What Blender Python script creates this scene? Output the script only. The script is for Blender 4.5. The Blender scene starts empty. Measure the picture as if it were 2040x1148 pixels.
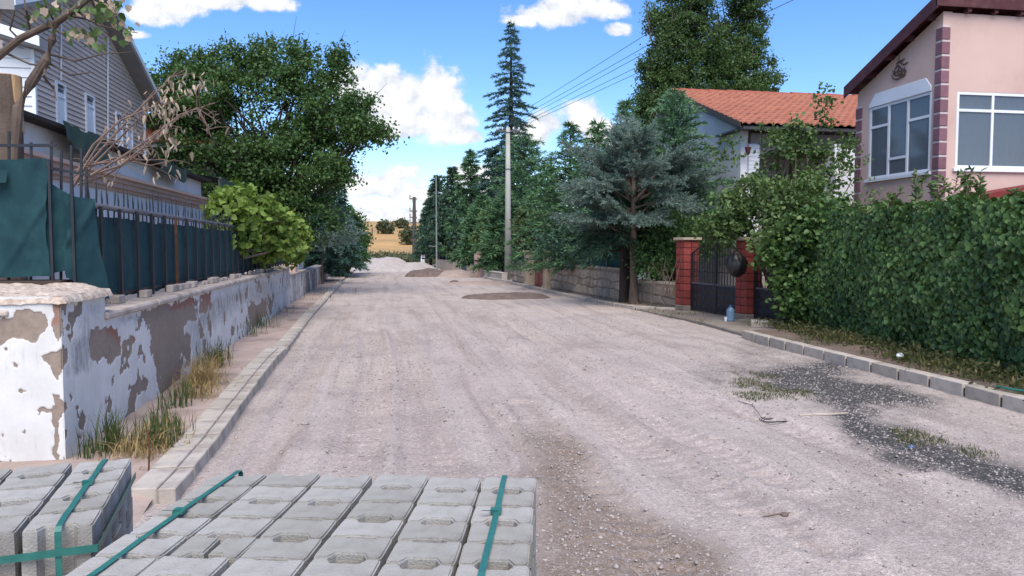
import bpy, bmesh, math, random
import numpy as np
from mathutils import Vector, Matrix
random.seed(7); RNG = np.random.default_rng(7)
SC = bpy.context.scene
COL = SC.collection
R = math.radians

# ------------------------------------------------------------------ camera, sky, sun, exposure
FPX, YAW, PITCH, EYE = 1500.0, R(9.5), R(3.2), 1.6
cam_d = bpy.data.cameras.new('camera'); cam = bpy.data.objects.new('camera', cam_d); COL.objects.link(cam)
cam_d.sensor_width = 36; cam_d.lens = 36 * FPX / 2040; cam_d.clip_end = 3000; cam_d.clip_start = 0.05
cam.location = (0, 0, EYE); cam.rotation_euler = (math.pi / 2 - PITCH, 0, -YAW)
SC.camera = cam
SUN_EL, SUN_AZ = R(54), R(184)          # azimuth clockwise from +Y
SKY_STRENGTH, SUN_STRENGTH, EXPOSURE = 0.145, 2.5, 1.02
SC.view_settings.view_transform = 'Standard'; SC.view_settings.look = 'None'
SC.view_settings.exposure = EXPOSURE; SC.view_settings.gamma = 1; SC.view_settings.use_curve_mapping = False
SC.cycles.use_denoising = True
SC.cycles.max_bounces = 6; SC.cycles.transparent_max_bounces = 8

FWD = Vector((math.sin(YAW) * math.cos(PITCH), math.cos(YAW) * math.cos(PITCH), -math.sin(PITCH)))
RGT = Vector((math.cos(YAW), -math.sin(YAW), 0)); UPV = RGT.cross(FWD)
def ray(px, py): return FWD + RGT * ((px - 1020) / FPX) + UPV * ((574 - py) / FPX)
def pt(px, py, d): return Vector((0, 0, EYE)) + ray(px, py) * d
def gnd(px, py, z=0.0):
    r = ray(px, py); return Vector((0, 0, EYE)) + r * ((z - EYE) / r.z)
def at_x(px, py, x):
    r = ray(px, py); return Vector((0, 0, EYE)) + r * (x / r.x)
def at_y(px, py, y):
    r = ray(px, py); return Vector((0, 0, EYE)) + r * (y / r.y)
def proj(P):
    q = np.asarray(P, float) - np.array((0, 0, EYE)); d = q @ np.array(FWD)
    d = np.where(np.abs(d) < 1e-3, 1e-3, d)
    return 1020 + FPX * (q @ np.array(RGT)) / d, 574 - FPX * (q @ np.array(UPV)) / d

sun_d = bpy.data.lights.new('sun', 'SUN'); sun_d.energy = SUN_STRENGTH; sun_d.angle = R(50); sun_d.color = (1, .91, .79)
sun = bpy.data.objects.new('sun', sun_d); COL.objects.link(sun)
sdir = Vector((math.sin(SUN_AZ) * math.cos(SUN_EL), math.cos(SUN_AZ) * math.cos(SUN_EL), math.sin(SUN_EL)))
sun.rotation_euler = sdir.to_track_quat('Z', 'Y').to_euler()

class NT:
    """tiny node-tree helper"""
    def __init__(s, tree): s.t = tree; s.n = tree.nodes; s.l = tree.links
    def new(s, typ, ins=None, **kw):
        n = s.n.new(typ)
        for k, v in kw.items(): setattr(n, k, v)
        for k, v in (ins or {}).items(): s.put(n.inputs[k], v)
        return n
    def put(s, sock, v):
        if isinstance(v, bpy.types.NodeSocket): s.l.new(v, sock)
        else: sock.default_value = v
    def math(s, op, a, b=None, c=None, clamp=False):
        n = s.n.new('ShaderNodeMath'); n.operation = op; n.use_clamp = clamp
        s.put(n.inputs[0], a)
        if b is not None: s.put(n.inputs[1], b)
        if c is not None: s.put(n.inputs[2], c)
        return n.outputs[0]
    def vmath(s, op, a, b=None, out=0):
        n = s.n.new('ShaderNodeVectorMath'); n.operation = op; s.put(n.inputs[0], a)
        if b is not None: s.put(n.inputs[1], b)
        return n.outputs[out]
    def mix(s, f, a, b, blend='MIX'):
        n = s.n.new('ShaderNodeMix'); n.data_type = 'RGBA'; n.blend_type = blend
        s.put(n.inputs[0], f); s.put(n.inputs[6], a); s.put(n.inputs[7], b); return n.outputs[2]
    def mapr(s, v, a, b, c=0.0, d=1.0, smooth=False):
        n = s.n.new('ShaderNodeMapRange'); n.interpolation_type = 'SMOOTHSTEP' if smooth else 'LINEAR'
        for i, q in enumerate((v, a, b, c, d)): s.put(n.inputs[i], q)
        return n.outputs[0]
    def noise(s, vec, scale, detail=5, rough=.55, dist=0.0):
        n = s.n.new('ShaderNodeTexNoise'); s.put(n.inputs['Vector'], vec)
        n.inputs['Scale'].default_value = scale; n.inputs['Detail'].default_value = detail
        n.inputs['Roughness'].default_value = rough; n.inputs['Distortion'].default_value = dist
        return n.outputs[0]
    def ramp(s, f, stops, interp='LINEAR'):
        n = s.n.new('ShaderNodeValToRGB'); n.color_ramp.interpolation = interp
        e = n.color_ramp.elements
        while len(e) < len(stops): e.new(.5)
        for i, (p, c) in enumerate(stops): e[i].position = p; e[i].color = (*c, 1)
        s.put(n.inputs[0], f); return n.outputs[0]
def c4(c): return (c[0], c[1], c[2], 1)

world = bpy.data.worlds.new('World'); SC.world = world; world.use_nodes = True
w = NT(world.node_tree); w.n.clear()
sky = w.new('ShaderNodeTexSky', sky_type='NISHITA', sun_disc=False, sun_elevation=SUN_EL, sun_rotation=SUN_AZ,
            altitude=1000, air_density=1.0, dust_density=.6, ozone_density=2.5)
hs = w.new('ShaderNodeHueSaturation', {'Hue': .508, 'Saturation': 1.25, 'Value': .82, 'Color': sky.outputs[0]})
tc = w.new('ShaderNodeTexCoord').outputs['Generated']
sp = w.new('ShaderNodeSeparateXYZ', {0: tc})
ay = w.math('MAXIMUM', w.math('ABSOLUTE', sp.outputs[1]), .02)
uu = w.math('DIVIDE', sp.outputs[0], ay); vv = w.math('DIVIDE', sp.outputs[2], ay)
uv = w.new('ShaderNodeCombineXYZ', {0: uu, 1: vv}).outputs[0]
nz_d = w.noise(uv, 17, 10, .60)
off = w.vmath('ADD', uv, (-.004, .010, 0))
nz_o = w.noise(off, 17, 10, .60)
# cumulus: each is a few lobes (centre and radii as seen along the street)
CLOUDS = [(745, 195, 62, 58), (700, 175, 45, 36), (800, 200, 65, 65), (855, 195, 62, 62), (885, 240, 62, 40), (800, 245, 110, 36), (930, 272, 40, 16), (860, 165, 36, 30),
          (800, 346, 28, 17), (822, 338, 14, 9),
          (740, 372, 110, 24), (700, 362, 50, 20), (800, 382, 90, 16), (670, 370, 60, 30), (850, 390, 60, 14),
          (720, 432, 50, 20), (800, 434, 60, 22), (770, 415, 24, 12), (670, 440, 60, 20), (860, 430, 40, 18),
          (1160, 235, 45, 36), (1150, 215, 28, 20), (1185, 255, 40, 24), (1085, 250, 40, 24), (1070, 262, 50, 26), (1225, 275, 60, 26),
          (930, 350, 50, 24), (970, 400, 70, 36), (900, 410, 60, 30),
          (1100, 28, 85, 24), (1160, 12, 60, 26), (1210, 20, 38, 14), (1040, 40, 40, 12), (1228, 60, 24, 12),
          (330, 8, 70, 30), (300, 26, 60, 22), (420, 2, 90, 14), (540, 6, 60, 16), (250, 68, 40, 8), (500, -6, 80, 14)]
m = None
for (cx, cy, rx, ry) in CLOUDS:
    r0 = ray(cx, cy); u0, v0 = r0.x / r0.y, r0.z / r0.y
    d = w.vmath('LENGTH', w.vmath('MULTIPLY', w.vmath('SUBTRACT', uv, (u0, v0, 0)), (FPX / (rx * 1.25), FPX / (ry * 1.25), 0)), out=1)
    one = w.math('SUBTRACT', 1.0, d)
    m = one if m is None else w.math('SMOOTH_MAX', m, one, .12)
front = w.mapr(sp.outputs[1], .45, .55)
m = w.math('ADD', m, w.math('MULTIPLY', w.math('SUBTRACT', 1.0, front), -9.0))
dens = w.math('ADD', m, w.math('MULTIPLY', w.math('SUBTRACT', nz_d, .5), 2.3))
mask = w.mapr(dens, .0, .42, smooth=True)
# the sky to the sides and behind: scattered cumulus of the same kind
nb = w.noise(w.vmath('MULTIPLY', tc, (1, 1, 2.4)), 2.3, 8, .55)
wide = w.math('MULTIPLY', w.mapr(nb, .53, .64, smooth=True), w.math('SUBTRACT', 1.0, w.mapr(sp.outputs[1], .3, .6)))
mask = w.math('MAXIMUM', mask, w.math('MULTIPLY', wide, w.mapr(sp.outputs[2], .0, .05)))
lit = w.mapr(w.math('ADD', w.math('MULTIPLY', w.math('SUBTRACT', nz_d, nz_o), 3.0), w.math('MULTIPLY', dens, .42)), -.25, .5)
ccol = w.ramp(lit, [(0, (2.3, 2.5, 2.95)), (.5, (3.1, 3.2, 3.4)), (1, (3.75, 3.75, 3.75))])
skyc = w.mix(mask, hs.outputs[0], ccol)
bg = w.new('ShaderNodeBackground', {'Color': skyc, 'Strength': SKY_STRENGTH})
wo = w.new('ShaderNodeOutputWorld', {'Surface': bg.outputs[0]})

# ------------------------------------------------------------------ numpy noise
def _h(ix, iy, iz, s):
    n = (ix.astype(np.int64) * 374761393 + iy.astype(np.int64) * 668265263 + iz.astype(np.int64) * 2147483647 + s * 1274126177) & 0xffffffff
    n = ((n ^ (n >> 13)) * 1274126177) & 0xffffffff
    return ((n ^ (n >> 16)) & 0xffff) / 65535.0
def vnoise(x, y, z=0.0, s=0):
    x = np.asarray(x, float); y = np.asarray(y, float); z = np.zeros_like(x) + z
    ix, iy, iz = np.floor(x), np.floor(y), np.floor(z)
    fx, fy, fz = x - ix, y - iy, z - iz
    fx, fy, fz = [f * f * (3 - 2 * f) for f in (fx, fy, fz)]
    o = 0
    for a in (0, 1):
        for b in (0, 1):
            for c in (0, 1):
                o = o + _h(ix + a, iy + b, iz + c, s) * (fx if a else 1 - fx) * (fy if b else 1 - fy) * (fz if c else 1 - fz)
    return o
def fbm(x, y, z=0.0, s=0, o=4, g=.5):
    t, a, n = 0, 1, 0
    for i in range(o):
        t = t + a * vnoise(x * 2 ** i, y * 2 ** i, z * 2 ** i if np.ndim(z) else z, s + i); n += a; a *= g
    return t / n
def inpoly(px, py, poly):
    r = np.zeros(np.shape(px), bool); n = len(poly)
    for i in range(n):
        x1, y1 = poly[i]; x2, y2 = poly[(i + 1) % n]
        c = ((y1 > py) != (y2 > py)) & (px < (x2 - x1) * (py - y1) / ((y2 - y1) or 1e-9) + x1)
        r ^= c
    return r
def sstep(a, b, x):
    t = np.clip((x - a) / (b - a), 0, 1); return t * t * (3 - 2 * t)

# ------------------------------------------------------------------ materials
MATS = {}
def M(name, c1, c2=None, scale=4, detail=6, rough=.85, bump=0., bscale=60, metal=0., spec=.3, stretch=(1, 1, 1), dirt=None, dscale=1.5, tone=0.):
    m = bpy.data.materials.new(name); m.use_nodes = True; t = NT(m.node_tree); t.n.clear()
    co = t.new('ShaderNodeTexCoord').outputs['Object']
    v = t.vmath('MULTIPLY', co, stretch)
    c2 = c2 or tuple(x * .78 for x in c1)
    col = t.mix(t.mapr(t.noise(v, scale, detail), .3, .7), c4(c1), c4(c2))
    if dirt: col = t.mix(t.mapr(t.noise(v, dscale, 8, .65), .48, .72), col, c4(dirt))
    if tone:
        ri = t.new('ShaderNodeObjectInfo').outputs['Random']; g_ = t.mapr(ri, 0, 1, 1 - tone, 1 + tone * .6)
        col = t.mix(1.0, col, t.new('ShaderNodeCombineColor', {0: g_, 1: t.math('MULTIPLY', g_, .995), 2: t.math('POWER', g_, 1.15)}).outputs[0], 'MULTIPLY')
    p = t.new('ShaderNodeBsdfPrincipled', {'Base Color': col, 'Roughness': rough, 'Metallic': metal, 'Specular IOR Level': spec})
    if bump:
        b = t.new('ShaderNodeBump', {'Strength': bump, 'Distance': .01, 'Height': t.noise(co, bscale, 5, .6)})
        t.put(p.inputs['Normal'], b.outputs[0])
    t.new('ShaderNodeOutputMaterial', {'Surface': p.outputs[0]})
    MATS[name] = m; return m
def ML(name, cols, rough=.55, trans=.3, nscale=.9, spec=.35):
    """leaves: each leaf its own shade, slow change through the crown"""
    m = bpy.data.materials.new(name); m.use_nodes = True; t = NT(m.node_tree); t.n.clear()
    rnd = t.new('ShaderNodeNewGeometry').outputs['Random Per Island']
    co = t.new('ShaderNodeTexCoord').outputs['Object']
    f = t.math('ADD', t.math('MULTIPLY', rnd, .62), t.math('MULTIPLY', t.mapr(t.noise(co, nscale, 3), .3, .7), .38))
    col = t.ramp(f, [(i / (len(cols) - 1), c) for i, c in enumerate(cols)])
    p = t.new('ShaderNodeBsdfPrincipled', {'Base Color': col, 'Roughness': rough, 'Specular IOR Level': spec})
    tr = t.new('ShaderNodeBsdfTranslucent', {'Color': t.mix(.5, col, c4((.16, .22, .03)))})
    mx = t.new('ShaderNodeMixShader', {0: trans, 1: p.outputs[0], 2: tr.outputs[0]})
    t.new('ShaderNodeOutputMaterial', {'Surface': mx.outputs[0]})
    MATS[name] = m; return m

m_paver = M('paver_concrete', (.41, .40, .37), (.31, .30, .275), 7, 9, .9, .6, 130, dirt=(.21, .19, .17), dscale=5, tone=.16)
m_kerb = M('kerb_concrete', (.47, .43, .375), (.38, .345, .30), 3, 8, .9, .3, 160, dirt=(.27, .235, .21), dscale=5, tone=.14)
m_mortar = M('mortar', (.085, .06, .048), None, 8, 5, .95, .3, 100)
m_apron = M('apron_concrete', (.27, .235, .20), (.21, .18, .155), 2, 8, .9, .3, 90, dirt=(.16, .13, .11), dscale=.9)
m_sand = M('sandy_soil', (.44, .345, .30), (.34, .265, .23), 2.2, 9, .95, .6, 70, dirt=(.21, .16, .135), dscale=1.2)
m_verge = M('verge_soil', (.20, .15, .12), (.10, .075, .058), 3, 9, .95, .6, 60)
m_strap = M('green_strap', (.018, .12, .105), (.03, .17, .14), 30, 5, .45, spec=.5)
m_tarp = M('green_tarp', (.007, .034, .046), (.010, .046, .057), 3, 6, .85, .35, 160, dirt=(.02, .075, .082), dscale=2)
m_tarp_old = M('faded_green_tarp', (.03, .06, .05), (.05, .08, .07), 3, 6, .85, .15, 60)
m_iron = M('painted_iron', (.012, .014, .022), (.02, .022, .03), 8, 4, .45, spec=.45)
m_steel = M('weathered_steel_tube', (.11, .115, .14), (.07, .07, .085), 6, 6, .5, .1, 60, spec=.4)
m_rust = M('rusty_iron', (.16, .06, .025), (.07, .035, .02), 9, 6, .8, .2, 90)
m_coping = M('coping_stone', (.50, .43, .38), (.38, .33, .29), 3, 8, .9, .4, 80, dirt=(.24, .20, .17), dscale=3)
m_crumb = M('crumbling_mortar_cap', (.62, .55, .47), (.30, .22, .17), 22, 8, .95, .9, 60)
m_siding = M('taupe_siding', (.60, .50, .45), (.52, .43, .39), 1.2, 5, .6, .05, 30, tone=.08)
m_white = M('white_plastic', (.74, .77, .82), (.66, .69, .74), 2, 4, .45, spec=.4)
m_wsiding = M('white_siding', (.72, .74, .77), (.62, .65, .69), 2, 5, .6)
m_wplaster = M('white_render', (.72, .73, .76), (.60, .61, .64), 1.5, 7, .85, .12, 60)
m_pinkband = M('pink_cornice', (.54, .385, .33), (.46, .32, .275), 2, 5, .7, .05, 40)
m_roofmem = M('dark_roofing', (.035, .032, .03), None, 3, 5, .9, .3, 40)
m_greyfascia = M('grey_fascia', (.30, .29, .285), None, 2, 5, .6)
m_bark = M('bark', (.14, .105, .085), (.075, .055, .045), 9, 8, .95, .8, 45, stretch=(1, 1, .3))
m_barkd = M('dark_bark', (.06, .045, .04), (.03, .024, .022), 9, 8, .95, .8, 45, stretch=(1, 1, .3))
m_twig = M('dry_twig', (.22, .15, .12), (.13, .09, .075), 12, 5, .9)
m_wood = M('stripped_wood', (.62, .42, .23), (.48, .31, .17), 10, 6, .7, .2, 60, stretch=(3, 3, .4), dirt=(.30, .18, .10), dscale=4)
m_concpole = M('pole_concrete', (.40, .41, .37), (.32, .33, .30), 2, 7, .9, .2, 70)
m_polewood = M('pole_wood', (.10, .085, .075), None, 6, 5, .9, .2, 50)
m_tile = M('terracotta_tile', (.38, .155, .10), (.28, .11, .078), 2.2, 9, .8, .3, 50, dirt=(.28, .10, .07), dscale=3)
m_tile2 = M('faded_terracotta', (.36, .115, .075), (.28, .09, .06), 4, 6, .85, .2, 40)
m_pink = M('pink_render', (.60, .435, .385), (.55, .39, .345), .8, 7, .9, .15, 90, dirt=(.50, .345, .30), dscale=.9)
m_quoin = M('plum_quoin', (.18, .085, .112), (.23, .12, .145), 9, 6, .8, .2, 70, tone=.12)
m_whiteline = M('white_joint', (.62, .55, .54), None, 4, 5, .85)
m_maroon = M('maroon_paint', (.085, .022, .027), (.055, .016, .02), 5, 7, .6, .2, 40, dirt=(.12, .05, .045), dscale=4)
m_redpanel = M('red_panel', (.20, .028, .026), None, 3, 5, .6)
m_reddoor = M('red_door', (.33, .075, .05), (.25, .055, .04), 3, 5, .5)
m_redbrick = M('red_cladding', (.30, .060, .050), (.22, .046, .040), 6, 7, .75, .2, 70, dirt=(.20, .045, .04), dscale=6, tone=.2)
m_redjoint = M('dark_joint', (.07, .02, .02), None, 6, 5, .95)
m_beigewall = M('beige_stone', (.42, .36, .29), (.33, .28, .225), 3, 8, .9, .3, 60, dirt=(.24, .20, .165), dscale=3, tone=.2)
m_beigejoint = M('beige_joint', (.30, .26, .21), None, 6, 6, .95, .3, 80)
m_pillar = M('cream_pillar', (.47, .38, .29), (.38, .31, .24), 3, 7, .85, .2, 60)
m_net = M('teal_netting', (.012, .075, .072), (.02, .10, .095), 2, 5, .85)
m_bag = M('black_bin_bag', (.008, .008, .010), None, 6, 4, .5, .3, 14, spec=.5)
m_porch = M('porch_beige', (.40, .35, .33), (.34, .30, .28), 1, 5, .9)
m_shade = M('painted_shade', (.015, .013, .012), None, 2, 3, .9)  # near-black colour standing in for shade under an eave and indoors
m_gutter = M('dark_gutter', (.09, .085, .09), None, 3, 4, .5)
m_curtain = M('grey_curtain', (.62, .60, .58), (.46, .45, .45), 3, 4, .9, stretch=(14, 14, .4))
m_gravel = M('pale_gravel', (.44, .40, .385), (.33, .30, .285), 6, 9, .95, 1.0, 45)
m_mound = M('dark_soil', (.17, .13, .115), (.10, .078, .07), 5, 9, .95, 1.0, 40)
m_sandpile = M('sand_heap', (.36, .29, .25), (.28, .22, .19), 4, 9, .95, .9, 40)
m_hill = M('dry_field', (.50, .31, .125), (.38, .235, .10), .12, 9, .95, .3, 3, dirt=(.28, .20, .09), dscale=.06)
m_gcarry = M('open_ground', (.33, .27, .23), (.22, .19, .14), .4, 9, .95, .5, 20, dirt=(.16, .15, .08), dscale=.25)
m_stone = M('pebble', (.42, .38, .36), (.26, .23, .215), 14, 4, .9, .3, 60)
m_bluep = M('blue_plastic', (.03, .08, .24), None, 5, 3, .4, spec=.5)
m_bin = M('blue_barrel_plastic', (.06, .13, .17), None, 5, 3, .5)
m_brass = M('bronze_ornament', (.12, .075, .06), None, 5, 3, .45, metal=.3, spec=.5)
m_wire = M('black_cable', (.03, .03, .035), None, 5, 2, .6)
m_steelpost = M('galvanised', (.30, .31, .31), None, 5, 4, .5, metal=.4)
def glass_mat(name, base, rough=.08):
    m = bpy.data.materials.new(name); m.use_nodes = True; t = NT(m.node_tree); t.n.clear()
    p = t.new('ShaderNodeBsdfPrincipled', {'Base Color': c4(base), 'Roughness': rough, 'Specular IOR Level': .8})
    tr = t.new('ShaderNodeBsdfTransparent', {'Color': (.80, .84, .88, 1)})
    mx = t.new('ShaderNodeMixShader', {0: .5, 1: tr.outputs[0], 2: p.outputs[0]})
    t.new('ShaderNodeOutputMaterial', {'Surface': mx.outputs[0]}); return m
m_glass = glass_mat('window_glass', (.17, .20, .235))
def bottle_mat():
    m = bpy.data.materials.new('blue_clear_plastic'); m.use_nodes = True; t = NT(m.node_tree); t.n.clear()
    p = t.new('ShaderNodeBsdfPrincipled', {'Base Color': (.25, .40, .55, 1), 'Roughness': .12, 'Specular IOR Level': .6})
    tr = t.new('ShaderNodeBsdfTransparent', {'Color': (.55, .70, .86, 1)})
    mx = t.new('ShaderNodeMixShader', {0: .5, 1: tr.outputs[0], 2: p.outputs[0]})
    t.new('ShaderNodeOutputMaterial', {'Surface': mx.outputs[0]}); return m
m_bottle = bottle_mat()

l_tree = ML('plum_leaf', [(.020, .051, .017), (.054, .120, .034), (.116, .210, .059)])
l_vine = ML('vine_leaf', [(.084, .156, .024), (.168, .264, .048), (.276, .360, .090)], trans=.35)
l_ivy = ML('ivy_leaf', [(.019, .048, .014), (.060, .126, .034), (.150, .252, .072)], rough=.45, trans=.22)
l_apple = ML('shrub_leaf', [(.040, .081, .026), (.089, .155, .047), (.161, .229, .081)], trans=.25)
l_poplar = ML('poplar_leaf', [(.034, .066, .024), (.058, .118, .035), (.109, .184, .062)], rough=.45)
l_cedar = ML('blue_cedar_needle', [(.058, .103, .085), (.13, .198, .168), (.245, .322, .278)], rough=.7, trans=.1)
l_deodar = ML('deodar_needle', [(.026, .074, .067), (.054, .125, .104), (.097, .185, .155)], rough=.7, trans=.1)
l_pine = ML('conifer_needle', [(.043, .109, .059), (.089, .194, .094), (.156, .282, .128)], rough=.7, trans=.12)
l_cyp = ML('cypress_spray', [(.061, .139, .078), (.118, .233, .125), (.198, .331, .179)], rough=.7, trans=.15)
l_darkcon = ML('dark_conifer_needle', [(.019, .051, .035), (.044, .099, .064), (.079, .154, .097)], rough=.7, trans=.1)
l_shrubd = ML('dark_shrub_leaf', [(.031, .078, .028), (.062, .144, .046), (.113, .215, .071)])
l_pale = ML('pale_leaf', [(.05, .09, .04), (.11, .16, .075), (.19, .24, .13)])
l_dry = ML('dry_leaf', [(.24, .165, .12), (.40, .31, .24), (.54, .45, .37)], trans=.2, rough=.8)
l_olive = ML('olive_leaf', [(.06, .07, .035), (.10, .11, .06), (.15, .16, .09)])
l_grass = ML('green_grass', [(.03, .055, .015), (.06, .095, .028), (.11, .14, .05)])
l_straw = ML('straw', [(.24, .16, .07), (.38, .27, .13), (.52, .40, .22)], rough=.8)
l_weed = ML('weed_leaf', [(.03, .05, .018), (.075, .09, .032), (.20, .16, .07)])

# ------------------------------------------------------------------ object helpers
LOC = {}
def link(name, me, parent=None, local=False, mat=None):
    o = bpy.data.objects.new(name, me); COL.objects.link(o)
    if mat is not None and me is not None and not me.materials: me.materials.append(mat)
    if parent is not None:
        o.parent = parent
        if not local and parent.name in LOC: o.matrix_parent_inverse = Matrix.Translation(-LOC[parent.name])
    return o
def tag(o, label=None, cat=None, group=None, kind=None):
    for k, v in (('label', label), ('category', cat), ('group', group), ('kind', kind)):
        if v: o[k] = v
    return o
def thing(name, label, cat, loc=(0, 0, 0), group=None, rz=None):
    o = bpy.data.objects.new(name, None); COL.objects.link(o); o.location = loc; o.empty_display_size = .2
    if rz is not None: o.rotation_euler = (0, 0, rz)
    LOC[o.name] = Vector(loc)
    return tag(o, label, cat, group)
def npm(name, V, F, mat, smooth=False):
    V = np.ascontiguousarray(V, np.float32); F = np.ascontiguousarray(F, np.int32)
    me = bpy.data.meshes.new(name); k = F.shape[1]
    me.vertices.add(len(V)); me.vertices.foreach_set('co', V.ravel())
    me.loops.add(F.size); me.loops.foreach_set('vertex_index', F.ravel())
    me.polygons.add(len(F)); me.polygons.foreach_set('loop_start', np.arange(0, F.size, k, dtype=np.int32))
    if smooth: me.polygons.foreach_set('use_smooth', np.ones(len(F), bool))
    me.update(calc_edges=True)
    if mat: me.materials.append(mat)
    return me
class MB:
    def __init__(s): s.v = []; s.f = []
    def add(s, vs, fs):
        b = len(s.v); s.v += [tuple(v) for v in vs]; s.f += [tuple(i + b for i in f) for f in fs]; return s
    def box(s, a, b):
        x0, y0, z0 = a; x1, y1, z1 = b
        return s.add([(x0, y0, z0), (x1, y0, z0), (x1, y1, z0), (x0, y1, z0), (x0, y0, z1), (x1, y0, z1), (x1, y1, z1), (x0, y1, z1)],
                     [(3, 2, 1, 0), (4, 5, 6, 7), (0, 1, 5, 4), (1, 2, 6, 5), (2, 3, 7, 6), (3, 0, 4, 7)])
    def prism(s, poly, ext):
        """poly: list of 3D points (planar), ext: vector"""
        n = len(poly); P = [Vector(p) for p in poly]; Q = [p + Vector(ext) for p in P]
        return s.add(P + Q, [tuple(range(n))[::-1], tuple(range(n, 2 * n))] + [(i, (i + 1) % n, n + (i + 1) % n, n + i) for i in range(n)])
    def bar(s, a, b, w, h=None):
        """box bar from a to b, cross-section w x h"""
        a, b = Vector(a), Vector(b); d = (b - a).normalized(); h = h or w
        up = Vector((0, 0, 1)) if abs(d.z) < .95 else Vector((0, 1, 0))
        x = d.cross(up).normalized() * (w / 2); y = x.cross(d).normalized() * (h / 2)
        return s.prism([a - x - y, a + x - y, a + x + y, a - x + y], b - a)
    def tube(s, pts, rad, n=7, cap=True):
        pts = [Vector(p) for p in pts]; rad = rad if hasattr(rad, '__len__') else [rad] * len(pts)
        vs, fs = [], []
        for i, p in enumerate(pts):
            d = (pts[min(i + 1, len(pts) - 1)] - pts[max(i - 1, 0)]).normalized()
            up = Vector((0, 0, 1)) if abs(d.z) < .9 else Vector((1, 0, 0))
            x = d.cross(up).normalized(); y = x.cross(d)
            for k in range(n):
                t = 2 * math.pi * k / n; vs.append(p + (x * math.cos(t) + y * math.sin(t)) * rad[i])
        for i in range(len(pts) - 1):
            for k in range(n):
                fs.append((i * n + k, i * n + (k + 1) % n, (i + 1) * n + (k + 1) % n, (i + 1) * n + k))
        if cap: fs += [tuple(range(n)), tuple(range((len(pts) - 1) * n, len(pts) * n))[::-1]]
        return s.add(vs, fs)
    def mesh(s, name, mat, smooth=False, bevel=0):
        me = bpy.data.meshes.new(name); me.from_pydata(s.v, [], s.f)
        bm = bmesh.new(); bm.from_mesh(me); bmesh.ops.recalc_face_normals(bm, faces=bm.faces)
        if bevel: bmesh.ops.bevel(bm, geom=list(bm.edges), offset=bevel, segments=1, affect='EDGES', clamp_overlap=True)
        bm.to_mesh(me); bm.free()
        if smooth: me.polygons.foreach_set('use_smooth', np.ones(len(me.polygons), bool))
        me.materials.append(mat); me.update(); return me
    def build(s, name, mat, parent=None, local=False, smooth=False, bevel=0):
        return link(name, s.mesh(name, mat, smooth, bevel), parent, local)
def box(name, a, b, mat, parent=None, local=False, bevel=0): return MB().box(a, b).build(name, mat, parent, local, bevel=bevel)
def copy(o, parent, loc=None, rz=None, rot=None):
    c = o.copy(); COL.objects.link(c); c.parent = parent
    if loc is not None: c.location = loc
    if rot is not None: c.rotation_euler = rot
    elif rz is not None: c.rotation_euler = (0, 0, rz)
    return c
def grid_mesh(name, X, Y, Z, mat, smooth=True, attr=None):
    """X,Y,Z arrays (r,c)"""
    r, c = X.shape; V = np.stack([X, Y, Z], -1).reshape(-1, 3)
    i = np.arange(r * c).reshape(r, c)
    F = np.stack([i[:-1, :-1], i[:-1, 1:], i[1:, 1:], i[1:, :-1]], -1).reshape(-1, 4)
    me = npm(name, V, F, mat, smooth)
    if attr is not None:
        a = me.color_attributes.new('mask', 'FLOAT_COLOR', 'POINT')
        A = np.concatenate([attr.reshape(-1, 3), np.ones((r * c, 1))], 1).astype(np.float32)
        a.data.foreach_set('color', A.ravel())
    return me

# ---- foliage
def unit(a): return a / np.maximum(np.linalg.norm(a, axis=-1, keepdims=True), 1e-9)
def cards(P, T, N, L, W):
    """one folded rhombus leaf per row: centre P, long axis T, normal N, length L, width W"""
    T = unit(T); S = unit(np.cross(N, T)); N = np.cross(T, S)
    L = np.broadcast_to(np.asarray(L, float), (len(P),))[:, None]; W = np.broadcast_to(np.asarray(W, float), (len(P),))[:, None]
    a = P - T * L * .5; c = P + T * L * .5; mid = P - T * L * .05
    b = mid + S * W * .5 + N * W * .18; d = mid - S * W * .5 + N * W * .18
    V = np.stack([a, b, c, d], 1).reshape(-1, 3)
    return V, np.arange(len(P) * 4).reshape(-1, 4)
def leaves6(P, T, N, L, W):
    """ovate leaf of two quads folded on its midrib"""
    T = unit(T); S = unit(np.cross(N, T)); N = np.cross(T, S)
    L = np.broadcast_to(np.asarray(L, float), (len(P),))[:, None]; W = np.broadcast_to(np.asarray(W, float), (len(P),))[:, None]
    a = P; c = P + T * L - N * L * .12
    l1 = P + T * L * .12 + S * W * .5 + N * W * .14; l2 = P + T * L * .6 + S * W * .42 + N * W * .12
    r1 = P + T * L * .12 - S * W * .5 + N * W * .14; r2 = P + T * L * .6 - S * W * .42 + N * W * .12
    V = np.stack([a, l1, l2, c, r2, r1], 1).reshape(-1, 3); b = np.arange(len(P))[:, None] * 6
    F = np.stack([b + [0, 1, 2, 3], b + [0, 3, 4, 5]], 1).reshape(-1, 4)
    return V, F
def rdir(n, up=0.0):
    d = unit(RNG.normal(size=(n, 3))); d[:, 2] += up; return unit(d)
def join(parts):
    V, F, b = [], [], 0
    for v, f in parts: V.append(v); F.append(f + b); b += len(v)
    return np.concatenate(V), np.concatenate(F)
def lobes_px(lst, dep=.9):
    """(px, py, rx, ry, depth) -> centre, radii in metres"""
    out = []
    for (x, y, rx, ry, D) in lst:
        c = pt(x, y, D); out.append((np.array(c), np.array((rx / FPX * D, rx / FPX * D * dep, ry / FPX * D))))
    return out
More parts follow.
